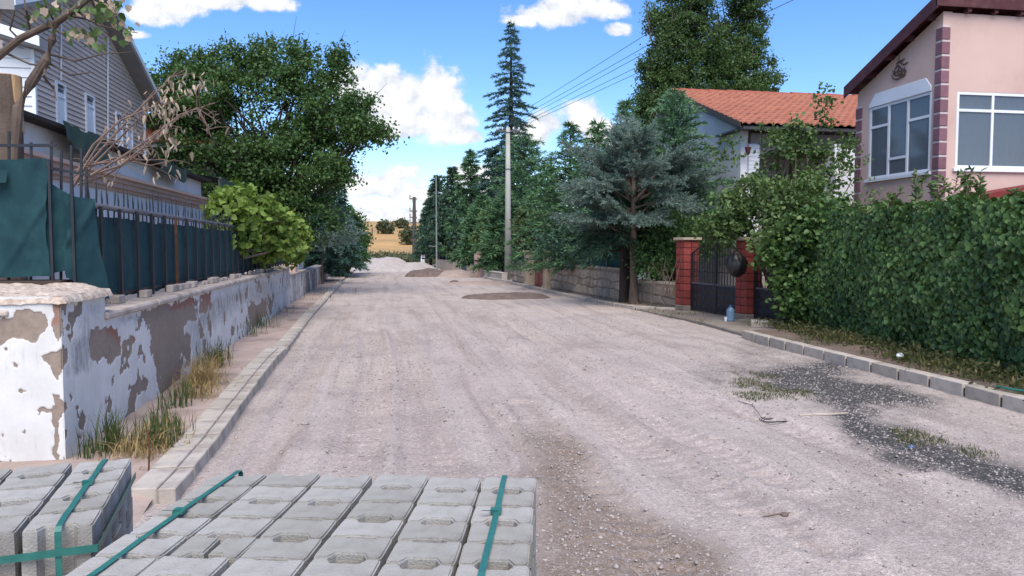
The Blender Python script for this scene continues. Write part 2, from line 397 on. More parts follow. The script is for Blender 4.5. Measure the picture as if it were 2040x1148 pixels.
def clump_pts(lobes, n, shell=.55):
    vol = np.array([np.prod(r) ** .62 for _, r in lobes]); idx = RNG.choice(len(lobes), n, p=vol / vol.sum())
    C = np.array([l[0] for l in lobes])[idx]; Rr = np.array([l[1] for l in lobes])[idx]
    d = rdir(n); rad = shell + (1 - shell) * RNG.random((n, 1)) ** .6
    return C + d * rad * Rr, d
def foliage(name, lobes, n_clump, per, clump_r, L, W, mat, parent, shell=.5, six=False, up=.35, droop=.0):
    C, d = clump_pts(lobes, n_clump, shell)
    idx = np.repeat(np.arange(n_clump), per); n = len(idx)
    cr = clump_r * (.6 + .8 * RNG.random(n_clump))[idx]
    P = C[idx] + RNG.normal(size=(n, 3)) * cr[:, None] * np.array((.55, .55, .45))
    N = unit(d[idx] * .5 + rdir(n) * .8 + np.array((0, 0, up)))
    T = unit(rdir(n) + np.array((0, 0, -droop)))
    l = L * (.65 + .7 * RNG.random(n)); V, F = (leaves6 if six else cards)(P, T, N, l, l * W / L)
    return link(name, npm(name, V, F, mat), parent), C
def branches(mb, base, C, k, r0, n=5, bend=.25):
    """limbs from the base point out to k of the clump centres"""
    sel = C[RNG.choice(len(C), min(k, len(C)), replace=False)]
    for c in sel:
        a, b = Vector(base), Vector(c); mid = a.lerp(b, .5) + Vector((0, 0, (b - a).length * bend * random.uniform(.1, .7))) + Vector(RNG.normal(size=3) * .1 * (b - a).length)
        pts = [a, a.lerp(mid, .5), mid, mid.lerp(b, .6), b]
        mb.tube(pts, [r0, r0 * .75, r0 * .5, r0 * .3, r0 * .12], n)
def sprays(P, D, L, n, spread, cl, cw, up=.0, taper=.5):
    """needle cards set along each of the twigs (P start, D direction, L length)"""
    S = len(P); t = np.tile(np.linspace(.08, 1, n), (S, 1)) + RNG.normal(size=(S, n)) * .03
    D = unit(D); L = np.broadcast_to(np.asarray(L, float), (S,))
    side = RNG.normal(size=(S, n, 3)); Pn = P[:, None] + D[:, None] * (t * L[:, None])[..., None]
    w = (spread * (1.05 - taper * t))[..., None]
    T = unit(D[:, None] * .8 + side * .55 * (w / spread) + np.array((0, 0, up)))
    Pn = Pn + side * w * .35
    Pn = Pn.reshape(-1, 3); T = T.reshape(-1, 3); N = rdir(len(Pn), .3)
    l = cl * (.6 + .8 * RNG.random(len(Pn)))
    return cards(Pn, T, N, l, cw)
def conifer(name, label, base, H, rad, mat, group, z0=.08, whorls=26, per=6, n_tw=9, n_need=12, power=.85, rise=.15, droop=.35, cl=.28, cw=.06, spread=.16, tw=.55, gap=0., bark=m_barkd, cat='tree', lean=(0, 0)):
    base = Vector(base); t = thing(name, label, cat, base, group)
    mb = MB(); top = base + Vector((lean[0], lean[1], H))
    mb.tube([base + Vector((0, 0, -.2)), base.lerp(top, .35), base.lerp(top, .7), top], [H * .018 + .05, H * .013 + .03, H * .007 + .015, .01], 7)
    PS, DS, LS = [], [], []
    for i in range(whorls):
        f = (i + .5) / whorls; f = f ** .92; z = z0 * H + f * (1 - z0) * H
        rr = rad * (1 - f) ** power + .08
        if gap and i % 2: rr *= (1 - gap)
        k = max(3, int(round(per * (1 - .35 * f))))
        a0 = random.random() * 6.28
        for j in range(k):
            a = a0 + 6.2832 * (j + random.uniform(-.3, .3)) / k; L = rr * random.uniform(.68, 1.12)
            o = np.array(base.lerp(top, z / H)) + np.array((0, 0, random.uniform(-.5, .5) * H / whorls * .6))
            h = np.array((math.cos(a), math.sin(a), 0))
            n = max(3, int(n_tw * (L / rad) + 2)); s = np.linspace(.12, 1, n)
            Q = o + h * (s * L)[:, None] + np.array((0, 0, 1)) * (L * (rise * s - droop * s ** 2))[:, None]
            if L > .5: mb.tube([o, o + h * L * .5 + np.array((0, 0, L * (rise * .5 - droop * .25))), Q[-1]], [.012 + .012 * L, .008 + .007 * L, .004], 4, False)
            per_v = np.array((-h[1], h[0], 0)); sg = np.where(np.arange(n) % 2, 1, -1)[:, None] * RNG.uniform(.5, 1.1, (n, 1))
            slope = (rise - 2 * droop * s)[:, None] * np.array((0, 0, 1))
            D = h + per_v * sg * (1 - .6 * s[:, None]) + slope + RNG.normal(size=(n, 3)) * .15
            D[-1] = h + slope[-1]
            PS.append(Q); DS.append(D); LS.append(tw * (1.15 - .6 * s) * max(.35, (L / rad) ** .6) * RNG.uniform(.7, 1.2, n))
    P, D, Ls = np.concatenate(PS), np.concatenate(DS), np.concatenate(LS)
    V, F = sprays(P, D, Ls, n_need, spread, cl, cw)
    mb.build('trunk', bark, t); link('crown', npm('crown', V, F, mat), t); return t
def blades(P, H, mat_w, lean=.5):
    """grass blades: two-quad bent strips"""
    n = len(P); H = np.broadcast_to(np.asarray(H, float), (n,)); d = rdir(n); d[:, 2] = 0; d = unit(d); s = np.stack([-d[:, 1], d[:, 0], d[:, 2]], 1)
    w = mat_w * (.6 + .8 * RNG.random((n, 1))); ln = (lean * RNG.random(n) * H)[:, None]; up = np.array((0, 0, 1))
    a, b = P - s * w, P + s * w; m = P + up * (H * .55)[:, None] + d * ln * .35
    t = P + up * (H * (1 - .25 * ln[:, 0] / np.maximum(H, 1e-3)))[:, None] + d * ln
    V = np.stack([a, b, m + s * w * .8, m - s * w * .8, t + s * w * .15, t - s * w * .15], 1).reshape(-1, 3); q = np.arange(n)[:, None] * 6
    return V, np.stack([q + [0, 1, 2, 3], q + [3, 2, 4, 5]], 1).reshape(-1, 4)
def polyline(pts, step):
    """resample to points every step metres -> [(point, heading)]"""
    P = [Vector(p) for p in pts]; out = []; acc = 0; d0 = 0
    for a, b in zip(P, P[1:]):
        L = (b - a).length
        while d0 <= L:
            out.append((a.lerp(b, d0 / L), (b - a).normalized())); d0 += step
        d0 -= L
    return out

# ================================================================== THE SETTING
def soft_poly(px, py, poly, j, n=10, warp=None):
    o = 0
    for k in range(n):
        a = 6.28 * k / n; r = j * (0.35 + .65 * ((k * 7) % n) / n)
        o = o + inpoly(px + r * math.cos(a) * 1.6, py + r * math.sin(a) * .7, poly)
    return o / n
def z8(l): return [(x * .3834 + 1340, y * .3834 + 560) for x, y in l]
ASPH = [z8([(420, 460), (560, 455), (850, 425), (1000, 480), (1150, 545), (1330, 590), (1410, 640), (1250, 660), (1080, 610), (960, 680), (1150, 735), (1300, 810), (1600, 930), (1840, 975), (2050, 1050), (2050, 1250), (1826, 1150), (1600, 1070), (1350, 940), (1150, 890), (1000, 865), (860, 795), (780, 740), (950, 690), (820, 655), (680, 650), (760, 590), (600, 560), (440, 500)]),
        z8([(330, 335), (520, 345), (540, 385), (360, 375)]), z8([(170, 430), (300, 450), (330, 520), (240, 500)])]
GRASSP = [z8([(310, 480), (480, 500), (700, 560), (720, 610), (520, 600), (370, 570)]), z8([(1150, 790), (1290, 770), (1390, 800), (1420, 840), (1270, 860), (1150, 830)]), z8([(1440, 850), (1560, 880), (1700, 930), (1600, 930), (1480, 890)])]
BROWN = [[(1010, 870), (1090, 850), (1150, 885), (1200, 960), (1270, 1040), (1350, 1148), (1400, 1250), (1060, 1250), (1075, 950)], [(1240, 1020), (1420, 1090), (1500, 1200), (1300, 1200)]]
TRACKS = [([(738, 660), (750, 740), (735, 830), (700, 930), (650, 1080)], .42, 1), ([(795, 660), (828, 780), (850, 900), (870, 1050)], .42, 1),
          ([(930, 620), (1010, 690), (1110, 770), (1230, 860), (1400, 960), (1640, 1080)], .38, 1), ([(1000, 630), (1120, 700), (1260, 755), (1520, 835), (1800, 930)], .38, 1),
          ([(850, 590), (895, 650), (925, 720), (960, 800), (1040, 900), (1180, 1060)], .16, 0), ([(1060, 600), (1200, 655), (1340, 690), (1470, 740)], .3, 0),
          ([(690, 620), (645, 710), (595, 770), (560, 850), (500, 960)], .3, 0), ([(1330, 1148), (1220, 1010), (1120, 900), (1040, 800)], .34, 1), ([(960, 600), (1080, 690), (1180, 760), (1330, 850), (1560, 960)], .3, 1)]
def seg_dist(X, Y, pts):
    best = np.full(X.shape, 1e9); along = np.zeros(X.shape); side = np.zeros(X.shape); s0 = 0
    for a, b in zip(pts, pts[1:]):
        d = np.array((b.x - a.x, b.y - a.y)); L = np.hypot(*d); u = d / L
        t = np.clip((X - a.x) * u[0] + (Y - a.y) * u[1], 0, L); dx = X - a.x - u[0] * t; dy = Y - a.y - u[1] * t
        q = np.hypot(dx, dy); k = q < best
        best = np.where(k, q, best); along = np.where(k, s0 + t, along); side = np.where(k, dx * u[1] - dy * u[0], side); s0 += L
    return best, along, side
def track_h(X, Y):
    h = np.zeros(X.shape); mk = np.zeros(X.shape)
    for pl, wd, lug in TRACKS:
        pts = [p for q, _ in [(0, 0)] for p in (gnd(*c) for c in pl)]
        d, al, sd = seg_dist(X, Y, pts)
        wob = (fbm(al * .8, al * 0 + 3.1, 0, 5, 2) - .5) * .12; dd = np.abs(sd + wob) if False else d
        k = 1 - sstep(wd * .38, wd * .62, dd); rim = np.exp(-((dd - wd * .62) / .07) ** 2)
        fade = .35 + .65 * fbm(al * .7, al * 0 + 9.7, 0, 11, 2)
        h += (-.028 * k + .032 * rim) * fade
        if lug: h += k * fade * .017 * np.sin(al * 6.2832 / .17 + np.abs(sd) * 9) * np.clip(fbm(X * 1.1, Y * .8, 0, 77, 2) * 2.4 - .7, 0, 1)
        mk = np.maximum(mk, k * fade)
    return h, mk
def road_h(X, Y):
    h = (fbm(X * .28, Y * .22, 0, 3, 3) - .5) * .10 + (fbm(X * 1.7, Y * 1.1, 0, 21, 3) - .5) * .045 + (fbm(X * 7, Y * 7, 0, 31, 3) - .5) * .020
    t, mk = track_h(X, Y); return h + t - .01, mk
ys = [-3.0]
while ys[-1] < 64: ys.append(ys[-1] + .011 + .0055 * max(ys[-1], 0) + (.05 if ys[-1] < 1.5 else 0))
xs = np.arange(-2.2, 8.6, .042)
GX, GY = np.meshgrid(xs, np.array(ys)); GZ, TM = road_h(GX, GY)
PX, PY = proj(np.stack([GX, GY, GZ * 0], -1)); okv = GY > 1.2
wx = (fbm(GX * 1.6, GY * 1.6, 0, 41, 4) - .5); wy = (fbm(GX * 1.6 + 40, GY * 1.6, 0, 43, 4) - .5)
PXw, PYw = PX + wx * 120, PY + wy * 50
A_as = np.clip(sum(soft_poly(PXw, PYw, p, 34) for p in ASPH), 0, 1) * okv
A_br = np.clip(sum(soft_poly(PXw, PYw, p, 34) for p in BROWN), 0, 1) * okv
A_as = np.clip(A_as * 1.5, 0, 1) * sstep(.18, .46, fbm(GX * 2.3, GY * 2.3, 0, 51, 4) * .7 + A_as * .3)
GZ -= A_as * .012
road_me = grid_mesh('road', GX, GY, GZ, None, True, np.stack([A_as, A_br, TM], -1))
def road_mat():
    m = bpy.data.materials.new('gravel_road'); m.use_nodes = True; t = NT(m.node_tree); t.n.clear()
    at = t.new('ShaderNodeVertexColor', layer_name='mask').outputs[0]; s = t.new('ShaderNodeSeparateColor', {0: at})
    co = t.new('ShaderNodeTexCoord').outputs['Object']
    big = t.mapr(t.noise(co, .55, 6, .6, .4), .32, .68); mid = t.mapr(t.noise(t.vmath('MULTIPLY', co, (1.6, .7, 1)), 2.2, 8, .65), .3, .7)
    fine = t.noise(co, 34, 6, .72); grit = t.mapr(t.noise(co, 110, 3, .7), .3, .7)
    vor = t.new('ShaderNodeTexVoronoi', {'Vector': co, 'Scale': 62.0}); vcol = t.new('ShaderNodeSeparateColor', {0: vor.outputs['Color']}).outputs[0]
    base = t.mix(big, (.46, .40, .362, 1), (.365, .318, .294, 1))
    base = t.mix(t.math('MULTIPLY', mid, .55), base, (.53, .455, .42, 1))
    base = t.mix(t.math('MULTIPLY', s.outputs[2], .35), base, (.40, .325, .29, 1))
    base = t.mix(t.math('MULTIPLY', t.mapr(t.noise(co, 1.1, 7, .6), .52, .66), .7), base, (.33, .28, .258, 1))
    strk = t.noise(t.vmath('MULTIPLY', co, (3.4, .20, 1)), 1.0, 6, .6, .6)
    base = t.mix(t.math('MULTIPLY', t.mapr(strk, .52, .70), .6), base, (.56, .485, .45, 1))
    base = t.mix(t.math('MULTIPLY', t.mapr(strk, .47, .32), .65), base, (.30, .245, .22, 1))
    br = t.math('MULTIPLY', s.outputs[1], t.mapr(fine, .3, .55))
    base = t.mix(t.math('MULTIPLY', br, .85), base, (.17, .125, .09, 1))
    asv = t.math('MULTIPLY', s.outputs[0], t.mapr(t.math('ADD', fine, t.math('MULTIPLY', s.outputs[0], .26)), .40, .66))
    base = t.mix(asv, base, t.mix(grit, (.045, .045, .046, 1), (.095, .092, .09, 1)))
    stonef = t.mapr(vcol, .78, .92)
    base = t.mix(t.math('MULTIPLY', stonef, .5), base, (.40, .36, .34, 1))
    base = t.mix(1.0, base, t.mix(grit, (.66, .66, .66, 1), (1.24, 1.24, 1.24, 1)), 'MULTIPLY')
    base = t.mix(1.0, base, t.mix(t.mapr(fine, .3, .7), (.68, .675, .67, 1), (1.25, 1.25, 1.25, 1)), 'MULTIPLY')
    peb = t.noise(co, 19, 4, .75); base = t.mix(t.math('MULTIPLY', t.mapr(peb, .60, .68), .55), base, (.27, .225, .20, 1))
    vor2 = t.new('ShaderNodeTexVoronoi', {'Vector': co, 'Scale': 27.0}); v2 = t.new('ShaderNodeSeparateColor', {0: vor2.outputs['Color']}).outputs[1]
    spot = t.math('MULTIPLY', t.mapr(v2, .86, .90), t.mapr(vor2.outputs['Distance'], .34, .26)); base = t.mix(t.math('MULTIPLY', spot, .7), base, (.60, .54, .50, 1))
    p = t.new('ShaderNodeBsdfPrincipled', {'Base Color': base, 'Roughness': .95, 'Specular IOR Level': .15})
    hgt = t.math('ADD', t.math('MULTIPLY', fine, 1.0), t.math('ADD', t.math('MULTIPLY', t.math('SUBTRACT', 1.0, vor.outputs['Distance']), .55), t.math('MULTIPLY', grit, .25)))
    b = t.new('ShaderNodeBump', {'Strength': .8, 'Distance': .011, 'Height': hgt}); t.put(p.inputs['Normal'], b.outputs[0])
    t.new('ShaderNodeOutputMaterial', {'Surface': p.outputs[0]}); return m
road_me.materials.append(road_mat())
tag(link('road', road_me), 'rutted unpaved road of pinkish gravel with worn dark asphalt patches', None, None, 'structure')

def road_z(x, y): return float(road_h(np.array([[x]], float), np.array([[y]], float))[0][0, 0])
# open ground under everything, and the golden field rising behind the street
gm = npm('ground', np.array([(-1500, -400, -.14), (1500, -400, -.14), (1500, 1500, -.14), (-1500, 1500, -.14)]), np.array([(0, 1, 2, 3)]), m_gcarry)
tag(link('ground', gm), 'dry bare ground around the street', None, None, 'structure')
hx = np.linspace(-320, 420, 130); hy = np.concatenate([np.linspace(66, 130, 40), np.linspace(134, 460, 60)])
HX, HY = np.meshgrid(hx, hy)
HZ = sstep(70, 250, HY) * 9.6 + (fbm(HX * .012, HY * .012, 0, 61, 3) - .5) * 1.6 * sstep(90, 160, HY) + (fbm(HX * .11, HY * .11, 0, 63, 3) - .5) * .5 * sstep(80, 120, HY) - .2 - HX * .004 * sstep(90, 250, HY) - sstep(255, 460, HY) * 6
tag(link('hill', grid_mesh('hill', HX, HY, HZ, m_hill)), 'golden dry grass field rising at the end of the street', None, None, 'structure')

# kerbs
KLp = [gnd(*p) for p in [(350, 1003), (387, 957), (433, 896), (502, 793), (548, 728), (572, 703)]]
KLf = [gnd(*p) for p in [(568, 708), (622, 634), (650, 602), (668, 581), (684, 563)]]
KR = [gnd(*p) for p in [(2320, 889), (2038, 821), (1953, 796), (1821, 762), (1666, 722), (1551, 692), (1472, 670)]]
KRf = [gnd(*p) for p in [(1345, 622), (1262, 618), (1213, 610), (1161, 600), (1103, 586), (1048, 573), (1000, 562), (960, 554)]]
def kerb_proto(w, L, h, groove):
    bm = bmesh.new(); b = MB()
    if groove:      # two courses with a joint between
        g = w * .62; b.box((-w / 2, -L / 2, -.16), (-w / 2 + g - .004, L / 2, h)); b.box((-w / 2 + g + .004, -L / 2, -.16), (w / 2, L / 2, h - .006))
        b.box((-w / 2 + g - .006, -L / 2 + .004, -.15), (-w / 2 + g + .006, L / 2 - .004, h - .012))
    else: b.prism([(-w / 2, -L / 2, -.16), (w / 2, -L / 2, -.16), (w / 2, -L / 2, h * .72), (w / 2 - .035, -L / 2, h), (-w / 2, -L / 2, h)], (0, L, 0))
    return b.mesh('kerb_block', m_kerb, bevel=.006)
def kerb(label, line, w, L, h, groove, inward, gap=.016):
    """inward = +1: the kerb body lies to the left of the direction of travel"""
    pts = polyline(line, L + gap); bed = MB()
    top = h - .045
    C = [(p + Vector((-d.y, d.x, 0)) * (w / 2) * inward, d) for p, d in pts]
    Bc = [c_[0].copy() for c_ in C]; Bc[0] = Bc[0].lerp(Bc[1], .25); Bc[-1] = Bc[-1].lerp(Bc[-2], .25)
    for p, q in zip(Bc, Bc[1:]): bed.bar(Vector((p.x, p.y, top / 2 - .05)), Vector((q.x, q.y, top / 2 - .05)), w * .86, top + .1)
    root = bed.build('kerb', m_mortar); tag(root, label, None, None, 'structure')
    me = kerb_proto(w, L, h, groove)
    for (p, d), (q, _) in zip(C, C[1:]):
        c = (p + q) / 2; o = link('kerb_block', me, root)
        o.location = (c.x, c.y, random.uniform(-.006, .006)); e = (q - p)
        o.rotation_euler = (random.uniform(-.008, .008), random.uniform(-.012, .012), math.atan2(e.y, e.x) - math.pi / 2 + random.uniform(-.015, .015))
    return root
kerb('pale concrete kerb along the peeling wall, two blocks wide', KLp, .28, .44, .10, True, 1, .034)
kerb('narrow pale kerb running on along the left side', KLf, .2, .44, .09, False, 1, .03)
kerb('concrete kerb with dark joints in front of the clipped hedge', KR, .20, .49, .12, False, -1, .036)
kerb('low kerb below the beige stone wall and spruces', KRf, .20, .48, .10, False, -1, .04)
# verges
def verge(name, label, line, xin, z, mat, amp=.05):
    P = polyline(line, .12); n = 44
    X = np.array([[p.x + (xin(p.y) - p.x) * (k / n) ** 2.2 for k in range(n + 1)] for p, _ in P]); Y = np.array([[p.y for k in range(n + 1)] for p, _ in P])
    Z = z + (fbm(X * 1.3, Y * 1.3, 0, 71, 4) - .5) * amp * 1.6 + (fbm(X * 6, Y * 6, 0, 73, 3) - .5) * amp * .5
    e = np.linspace(0, 1, n + 1)[None, :]; Z -= .03 * (1 - sstep(0, .15, e)) + .14 * (1 - sstep(3.6, 5.2, Y)) * (1 - sstep(0, .5, e)) 
    o = link(name, grid_mesh(name, X, Y, Z, mat)); o.data.flip_normals() if X[0, -1] < X[0, 0] else None
    return tag(o, label, None, None, 'structure')
KLall = KLp + KLf
verge('verge', 'strip of bare sandy soil between wall and kerb', [Vector((p.x - .14, p.y, 0)) for p in [KLp[0] + (KLp[0] - KLp[1]) * 7] + KLall + [Vector((KLf[-1].x, 60, 0))]], lambda y: -12.0, .055, m_sand)
verge('verge', 'weedy dark soil strip between hedge and kerb', [Vector((p.x + .12, p.y, 0)) for p in KR], lambda y: 20, .10, m_verge, .07)
verge('verge', 'dusty strip between far kerb and garden walls', [Vector((p.x + .12, p.y, 0)) for p in KRf] + [Vector((KRf[-1].x - 1, 62, 0))], lambda y: 24.0, .045, m_sand)
# concrete apron before the gate
ap = [gnd(*p) for p in [(1262, 617), (1350, 606), (1500, 628), (1610, 645), (1560, 661), (1478, 668), (1400, 645)]]
apz = .045
mb = MB(); mb.prism([(p.x, p.y, -.1) for p in ap], (0, 0, .1 + apz)); o = mb.build('driveway', m_apron, bevel=.02)
tag(o, 'worn concrete apron in front of the black iron gate', None, None, 'structure')
# low concrete step at the side gate
stp = thing('concrete_step', 'low grey concrete step below the side gate beside the hedge', 'step', gnd(1540, 652))
a, b = gnd(1500, 655), gnd(1566, 657)
MB().bar((a.x, a.y + .1, .06), (b.x, b.y + .1, .06), .32, .2).build('riser', m_kerb, stp, bevel=.012)
a2, b2 = gnd(1485, 646), gnd(1530, 650); MB().bar((a2.x, a2.y + .1, .02), (b2.x, b2.y + .1, .02), .4, .17).build('tread', m_apron, stp, bevel=.012)

# heaps along the street
def heap(name, label, cat, c, rx, ry, h, mat, seed, flat=1.6, stones=0):
    n = 56; u = np.linspace(-1.25, 1.25, n); U, Vv = np.meshgrid(u, u)
    r = np.sqrt(U ** 2 + Vv ** 2) * (1 + .35 * (fbm(U * 1.6 + seed, Vv * 1.6, 0, seed, 3) - .5))
    Z = h * np.clip(1 - r, 0, 1) ** (1 / flat) * (1 - .3 * np.clip(1 - r, 0, 1)) * (.75 + .5 * fbm(U * 2.2, Vv * 2.2, 0, seed + 5, 3)) * 1.2 + (fbm(U * 9, Vv * 9, 0, seed + 9, 3) - .5) * .10 * h * (r < 1.0) - .05 * np.clip(r - .9, 0, .4) * 2 - .02
    o = link(name, grid_mesh(name, c[0] + U * rx, c[1] + Vv * ry, Z, mat)); return tag(o, label, cat)
g = gnd(760, 541); heap('gravel_pile', 'tall pale gravel heap at the end of the street', 'gravel heap', (g.x, g.y + 2), 2.6, 2.6, 1.15, m_gravel, 11, 1.15)
g = gnd(800, 541); heap('gravel_pile', 'lower pale gravel spill on the right flank of the tall heap', 'gravel heap', (g.x + .7, g.y + 2.4), 2.0, 2.2, .72, m_gravel, 15, 1.2)
g = gnd(857, 552); heap('soil_mound', 'small dark soil mound in the far roadway', 'soil mound', (g.x, g.y + .9), 1.15, 1.0, .5, m_mound, 21, 2)
g = gnd(915, 553); heap('sand_heap', 'pale sand heap before the striped gate column', 'sand heap', (g.x, g.y + 1.3), 1.25, 1.3, .42, m_sandpile, 25, 1.5)
g = gnd(1010, 597); heap('soil_mound', 'long low dark soil mound beside the concrete lamp pole', 'soil mound', (g.x, g.y + .55), 1.35, .6, .24, m_mound, 31, 2.0)
g = gnd(960, 566); heap('soil_mound', 'flat brown soil spread near the low wall', 'soil mound', (g.x + .3, g.y + .8), 1.9, 1.0, .12, m_sandpile, 37, 2.2)

# ================================================================== LEFT SIDE: peeling wall, fence, tarps
def z3(l): return [(x * .38335, y * .38335 + 520) for x, y in l]
PEEL = [z3(p) for p in [
    [(-30, 310), (30, 330), (60, 320), (90, 270), (120, 235), (200, 255), (238, 300), (240, 350), (215, 380), (213, 440), (150, 430), (60, 418), (-30, 440)],
    [(235, 500), (262, 480), (310, 460), (336, 470), (335, 560), (312, 615), (290, 600), (280, 550)],
    [(270, 680), (318, 690), (326, 760), (325, 1060), (295, 1060), (288, 870), (272, 800)], [(180, 780), (200, 778), (230, 795), (280, 780), (280, 800), (220, 805)], [(100, 880), (138, 862), (138, 890), (118, 902)],
    [(262, 210), (332, 200), (334, 330), (300, 420), (280, 380), (270, 300)], [(172, 190), (190, 185), (190, 200)],
    [(350, 290), (390, 200), (403, 205), (400, 330), (370, 360), (355, 420), (338, 410), (340, 350)],
    [(470, 350), (530, 330), (605, 340), (612, 400), (630, 460), (600, 510), (560, 525), (470, 520), (455, 460)],
    [(690, 370), (708, 400), (690, 450), (668, 560), (640, 568), (620, 520), (640, 480), (655, 420)],
    [(705, 270), (880, 225), (1010, 180), (1015, 290), (960, 340), (955, 480), (940, 600), (880, 720), (845, 760), (830, 680), (800, 580), (785, 480), (770, 330), (740, 310), (715, 350)],
    [(1040, 170), (1090, 165), (1090, 230), (1060, 280), (1040, 260)],
    [(1290, 200), (1340, 230), (1390, 190), (1385, 280), (1350, 320), (1290, 370), (1285, 270)], [(1395, 180), (1420, 200), (1415, 270), (1395, 280)],
    [(415, 880), (422, 900), (420, 1000), (410, 960)], [(775, 740), (790, 760), (788, 800), (775, 790)], [(585, 640), (600, 600), (600, 640), (590, 690)]]]
REDP = [z3(p) for p in [[(555, 330), (605, 340), (612, 420), (625, 465), (590, 440)], [(690, 370), (708, 400), (680, 440)], [(1040, 170), (1090, 165), (1090, 230), (1060, 240)], [(880, 225), (1010, 180), (1010, 230), (890, 250)], [(262, 210), (300, 200), (300, 330), (275, 330)]]]
GREYP = [z3(p) for p in [[(355, 440), (430, 380), (470, 220), (500, 260), (440, 560), (360, 590)], [(1000, 290), (1100, 190), (1280, 130), (1290, 190), (1180, 270), (1060, 370), (1000, 450), (960, 480), (975, 350)], [(620, 280), (700, 270), (700, 310), (640, 310)], [(1290, 120), (1400, 90), (1400, 200), (1300, 230)], [(1620, 70), (1735, 30), (1735, 90), (1640, 130)]]]
def peel_mat():
    m = bpy.data.materials.new('peeling_paint'); m.use_nodes = True; t = NT(m.node_tree); t.n.clear()
    at = t.new('ShaderNodeVertexColor', layer_name='mask').outputs[0]; s = t.new('ShaderNodeSeparateColor', {0: at})
    co = t.new('ShaderNodeTexCoord').outputs['Object']
    n1 = t.mapr(t.noise(co, 2.2, 8, .65), .3, .7); n2 = t.noise(co, 26, 6, .7); n3 = t.noise(t.vmath('MULTIPLY', co, (9, 9, 1.6)), 3.2, 7, .65)
    paint = t.mix(n1, (.70, .70, .695, 1), (.56, .555, .54, 1))
    paint = t.mix(t.math('MULTIPLY', t.mapr(n3, .56, .7), .45), paint, (.42, .41, .42, 1))
    gr = t.math('MULTIPLY', s.outputs[2], t.mapr(n3, .36, .52))
    paint = t.mix(gr, paint, t.mix(t.mapr(n2, .3, .7), (.25, .245, .25, 1), (.40, .40, .415, 1)))
    pl = t.mix(t.mapr(n2, .3, .7), (.30, .235, .19, 1), (.19, .145, .12, 1)); pl = t.mix(t.math('MULTIPLY', n1, .5), pl, (.33, .28, .24, 1))
    pl = t.mix(t.math('MULTIPLY', s.outputs[1], .75), pl, (.30, .13, .095, 1))
    e = t.mapr(s.outputs[0], .42, .56)
    col = t.mix(e, paint, pl)
    p = t.new('ShaderNodeBsdfPrincipled', {'Base Color': col, 'Roughness': .85, 'Specular IOR Level': .25})
    h = t.math('ADD', t.math('MULTIPLY', t.math('SUBTRACT', 1.0, e), .8), t.math('MULTIPLY', n2, .35))
    t.put(p.inputs['Normal'], t.new('ShaderNodeBump', {'Strength': .6, 'Distance': .006, 'Height': h}).outputs[0])
    t.new('ShaderNodeOutputMaterial', {'Surface': p.outputs[0]}); return m
m_peel = peel_mat()
def peel_face(name, parent, O, U, Nrm, nu, z0, z1, nz, generic=0.0, seed=0):
    """painted sheet on the plane through O along U (list of distances nu), lifted off along Nrm where the paint still holds"""
    zz = np.linspace(z0, z1, nz); S, Z = np.meshgrid(np.array(nu), zz)
    B = np.array(O)[None, None] + S[..., None] * np.array(U); B[..., 2] = Z
    B[..., 0] += LEAN * (B[..., 1] - 6)
    px, py = proj(B)
    a = fbm(S * 9 + seed, Z * 9, 0, 81, 4) - .5; b = fbm(S * 9 + 50 + seed, Z * 9, 0, 83, 4) - .5; D = np.clip(B[..., 1], 3, 60)
    k = 40 * 6 / D; wxp, wyp = px + a * k, py + b * k
    pe = np.clip(sum(soft_poly(wxp, wyp, q, 1.5, 5) for q in PEEL), 0, 1)
    rd = np.clip(sum(soft_poly(wxp, wyp, q, 4, 6) for q in REDP), 0, 1); gy = np.clip(sum(soft_poly(wxp, wyp, q, 12, 8) for q in GREYP), 0, 1)
    # small flakes and cracks everywhere; streaky loss on the far stretches
    fl = sstep(.635, .66, fbm(S * 5 + seed, Z * 4, 0, 87, 5)) ; pe = np.maximum(pe, fl * .9)
    if generic: 
        pe = np.maximum(pe, sstep(.5, .54, fbm(S * 1.5 + seed, Z * 1.1, 0, 91, 5, .62) + (generic - .5))); gy = np.maximum(gy, sstep(.45, .6, fbm(S * 1.2, Z * .8, 0, 95, 3)))
    # bare band at the foot of the wall
    pe = np.maximum(pe, sstep(.0, .2, .09 + .16 * (fbm(S * 2.2, S * 0 + 4 + seed, 0, 97, 4) - .35) - (Z - z0)) * .9)
    lift = .006 * (1 - sstep(.4, .6, pe)) + .006 * (fbm(S * 3, Z * 3, 0, 99, 3) - .5) + .003
    Q = B + np.array(Nrm) * lift[..., None]
    me = grid_mesh(name, Q[..., 0], Q[..., 1], Q[..., 2], m_peel, True, np.stack([pe, rd, gy], -1))
    o = link(name, me, parent); o['set_out'] = 1; return o
LEAN = -.0135
def xlean(y): return LEAN * (y - 6)
def lean(root):
    """the wall line runs a little outwards from the street: lay this thing's parts along it"""
    done = set()
    def go(o):
        for c in [q for q in COL.objects if q.parent == o]:
            if c.type == 'MESH' and c.get('set_out') is None:
                if c.location.length > 1e-6: c.location.x += xlean(c.location.y)
                elif c.data.name not in done:
                    done.add(c.data.name)
                    n = len(c.data.vertices); a = np.empty(n * 3, np.float32); c.data.vertices.foreach_get('co', a); a = a.reshape(-1, 3)
                    a[:, 0] += LEAN * (a[:, 1] - 6); c.data.vertices.foreach_set('co', a.ravel()); c.data.update()
            if c.get('set_out') is not None: del c['set_out']
            go(c)
    go(root)
XW = -2.32
wall = thing('garden_wall', 'long low white wall with peeling paint and bare plaster patches', 'wall', (XW, 12, 0))
box('core', (XW - .24, 6.70, -.1), (XW - .004, 19.6, .985), m_coping, wall)
ys = [6.72]
while ys[-1] < 19.6: ys.append(ys[-1] + .0026 * ys[-1])
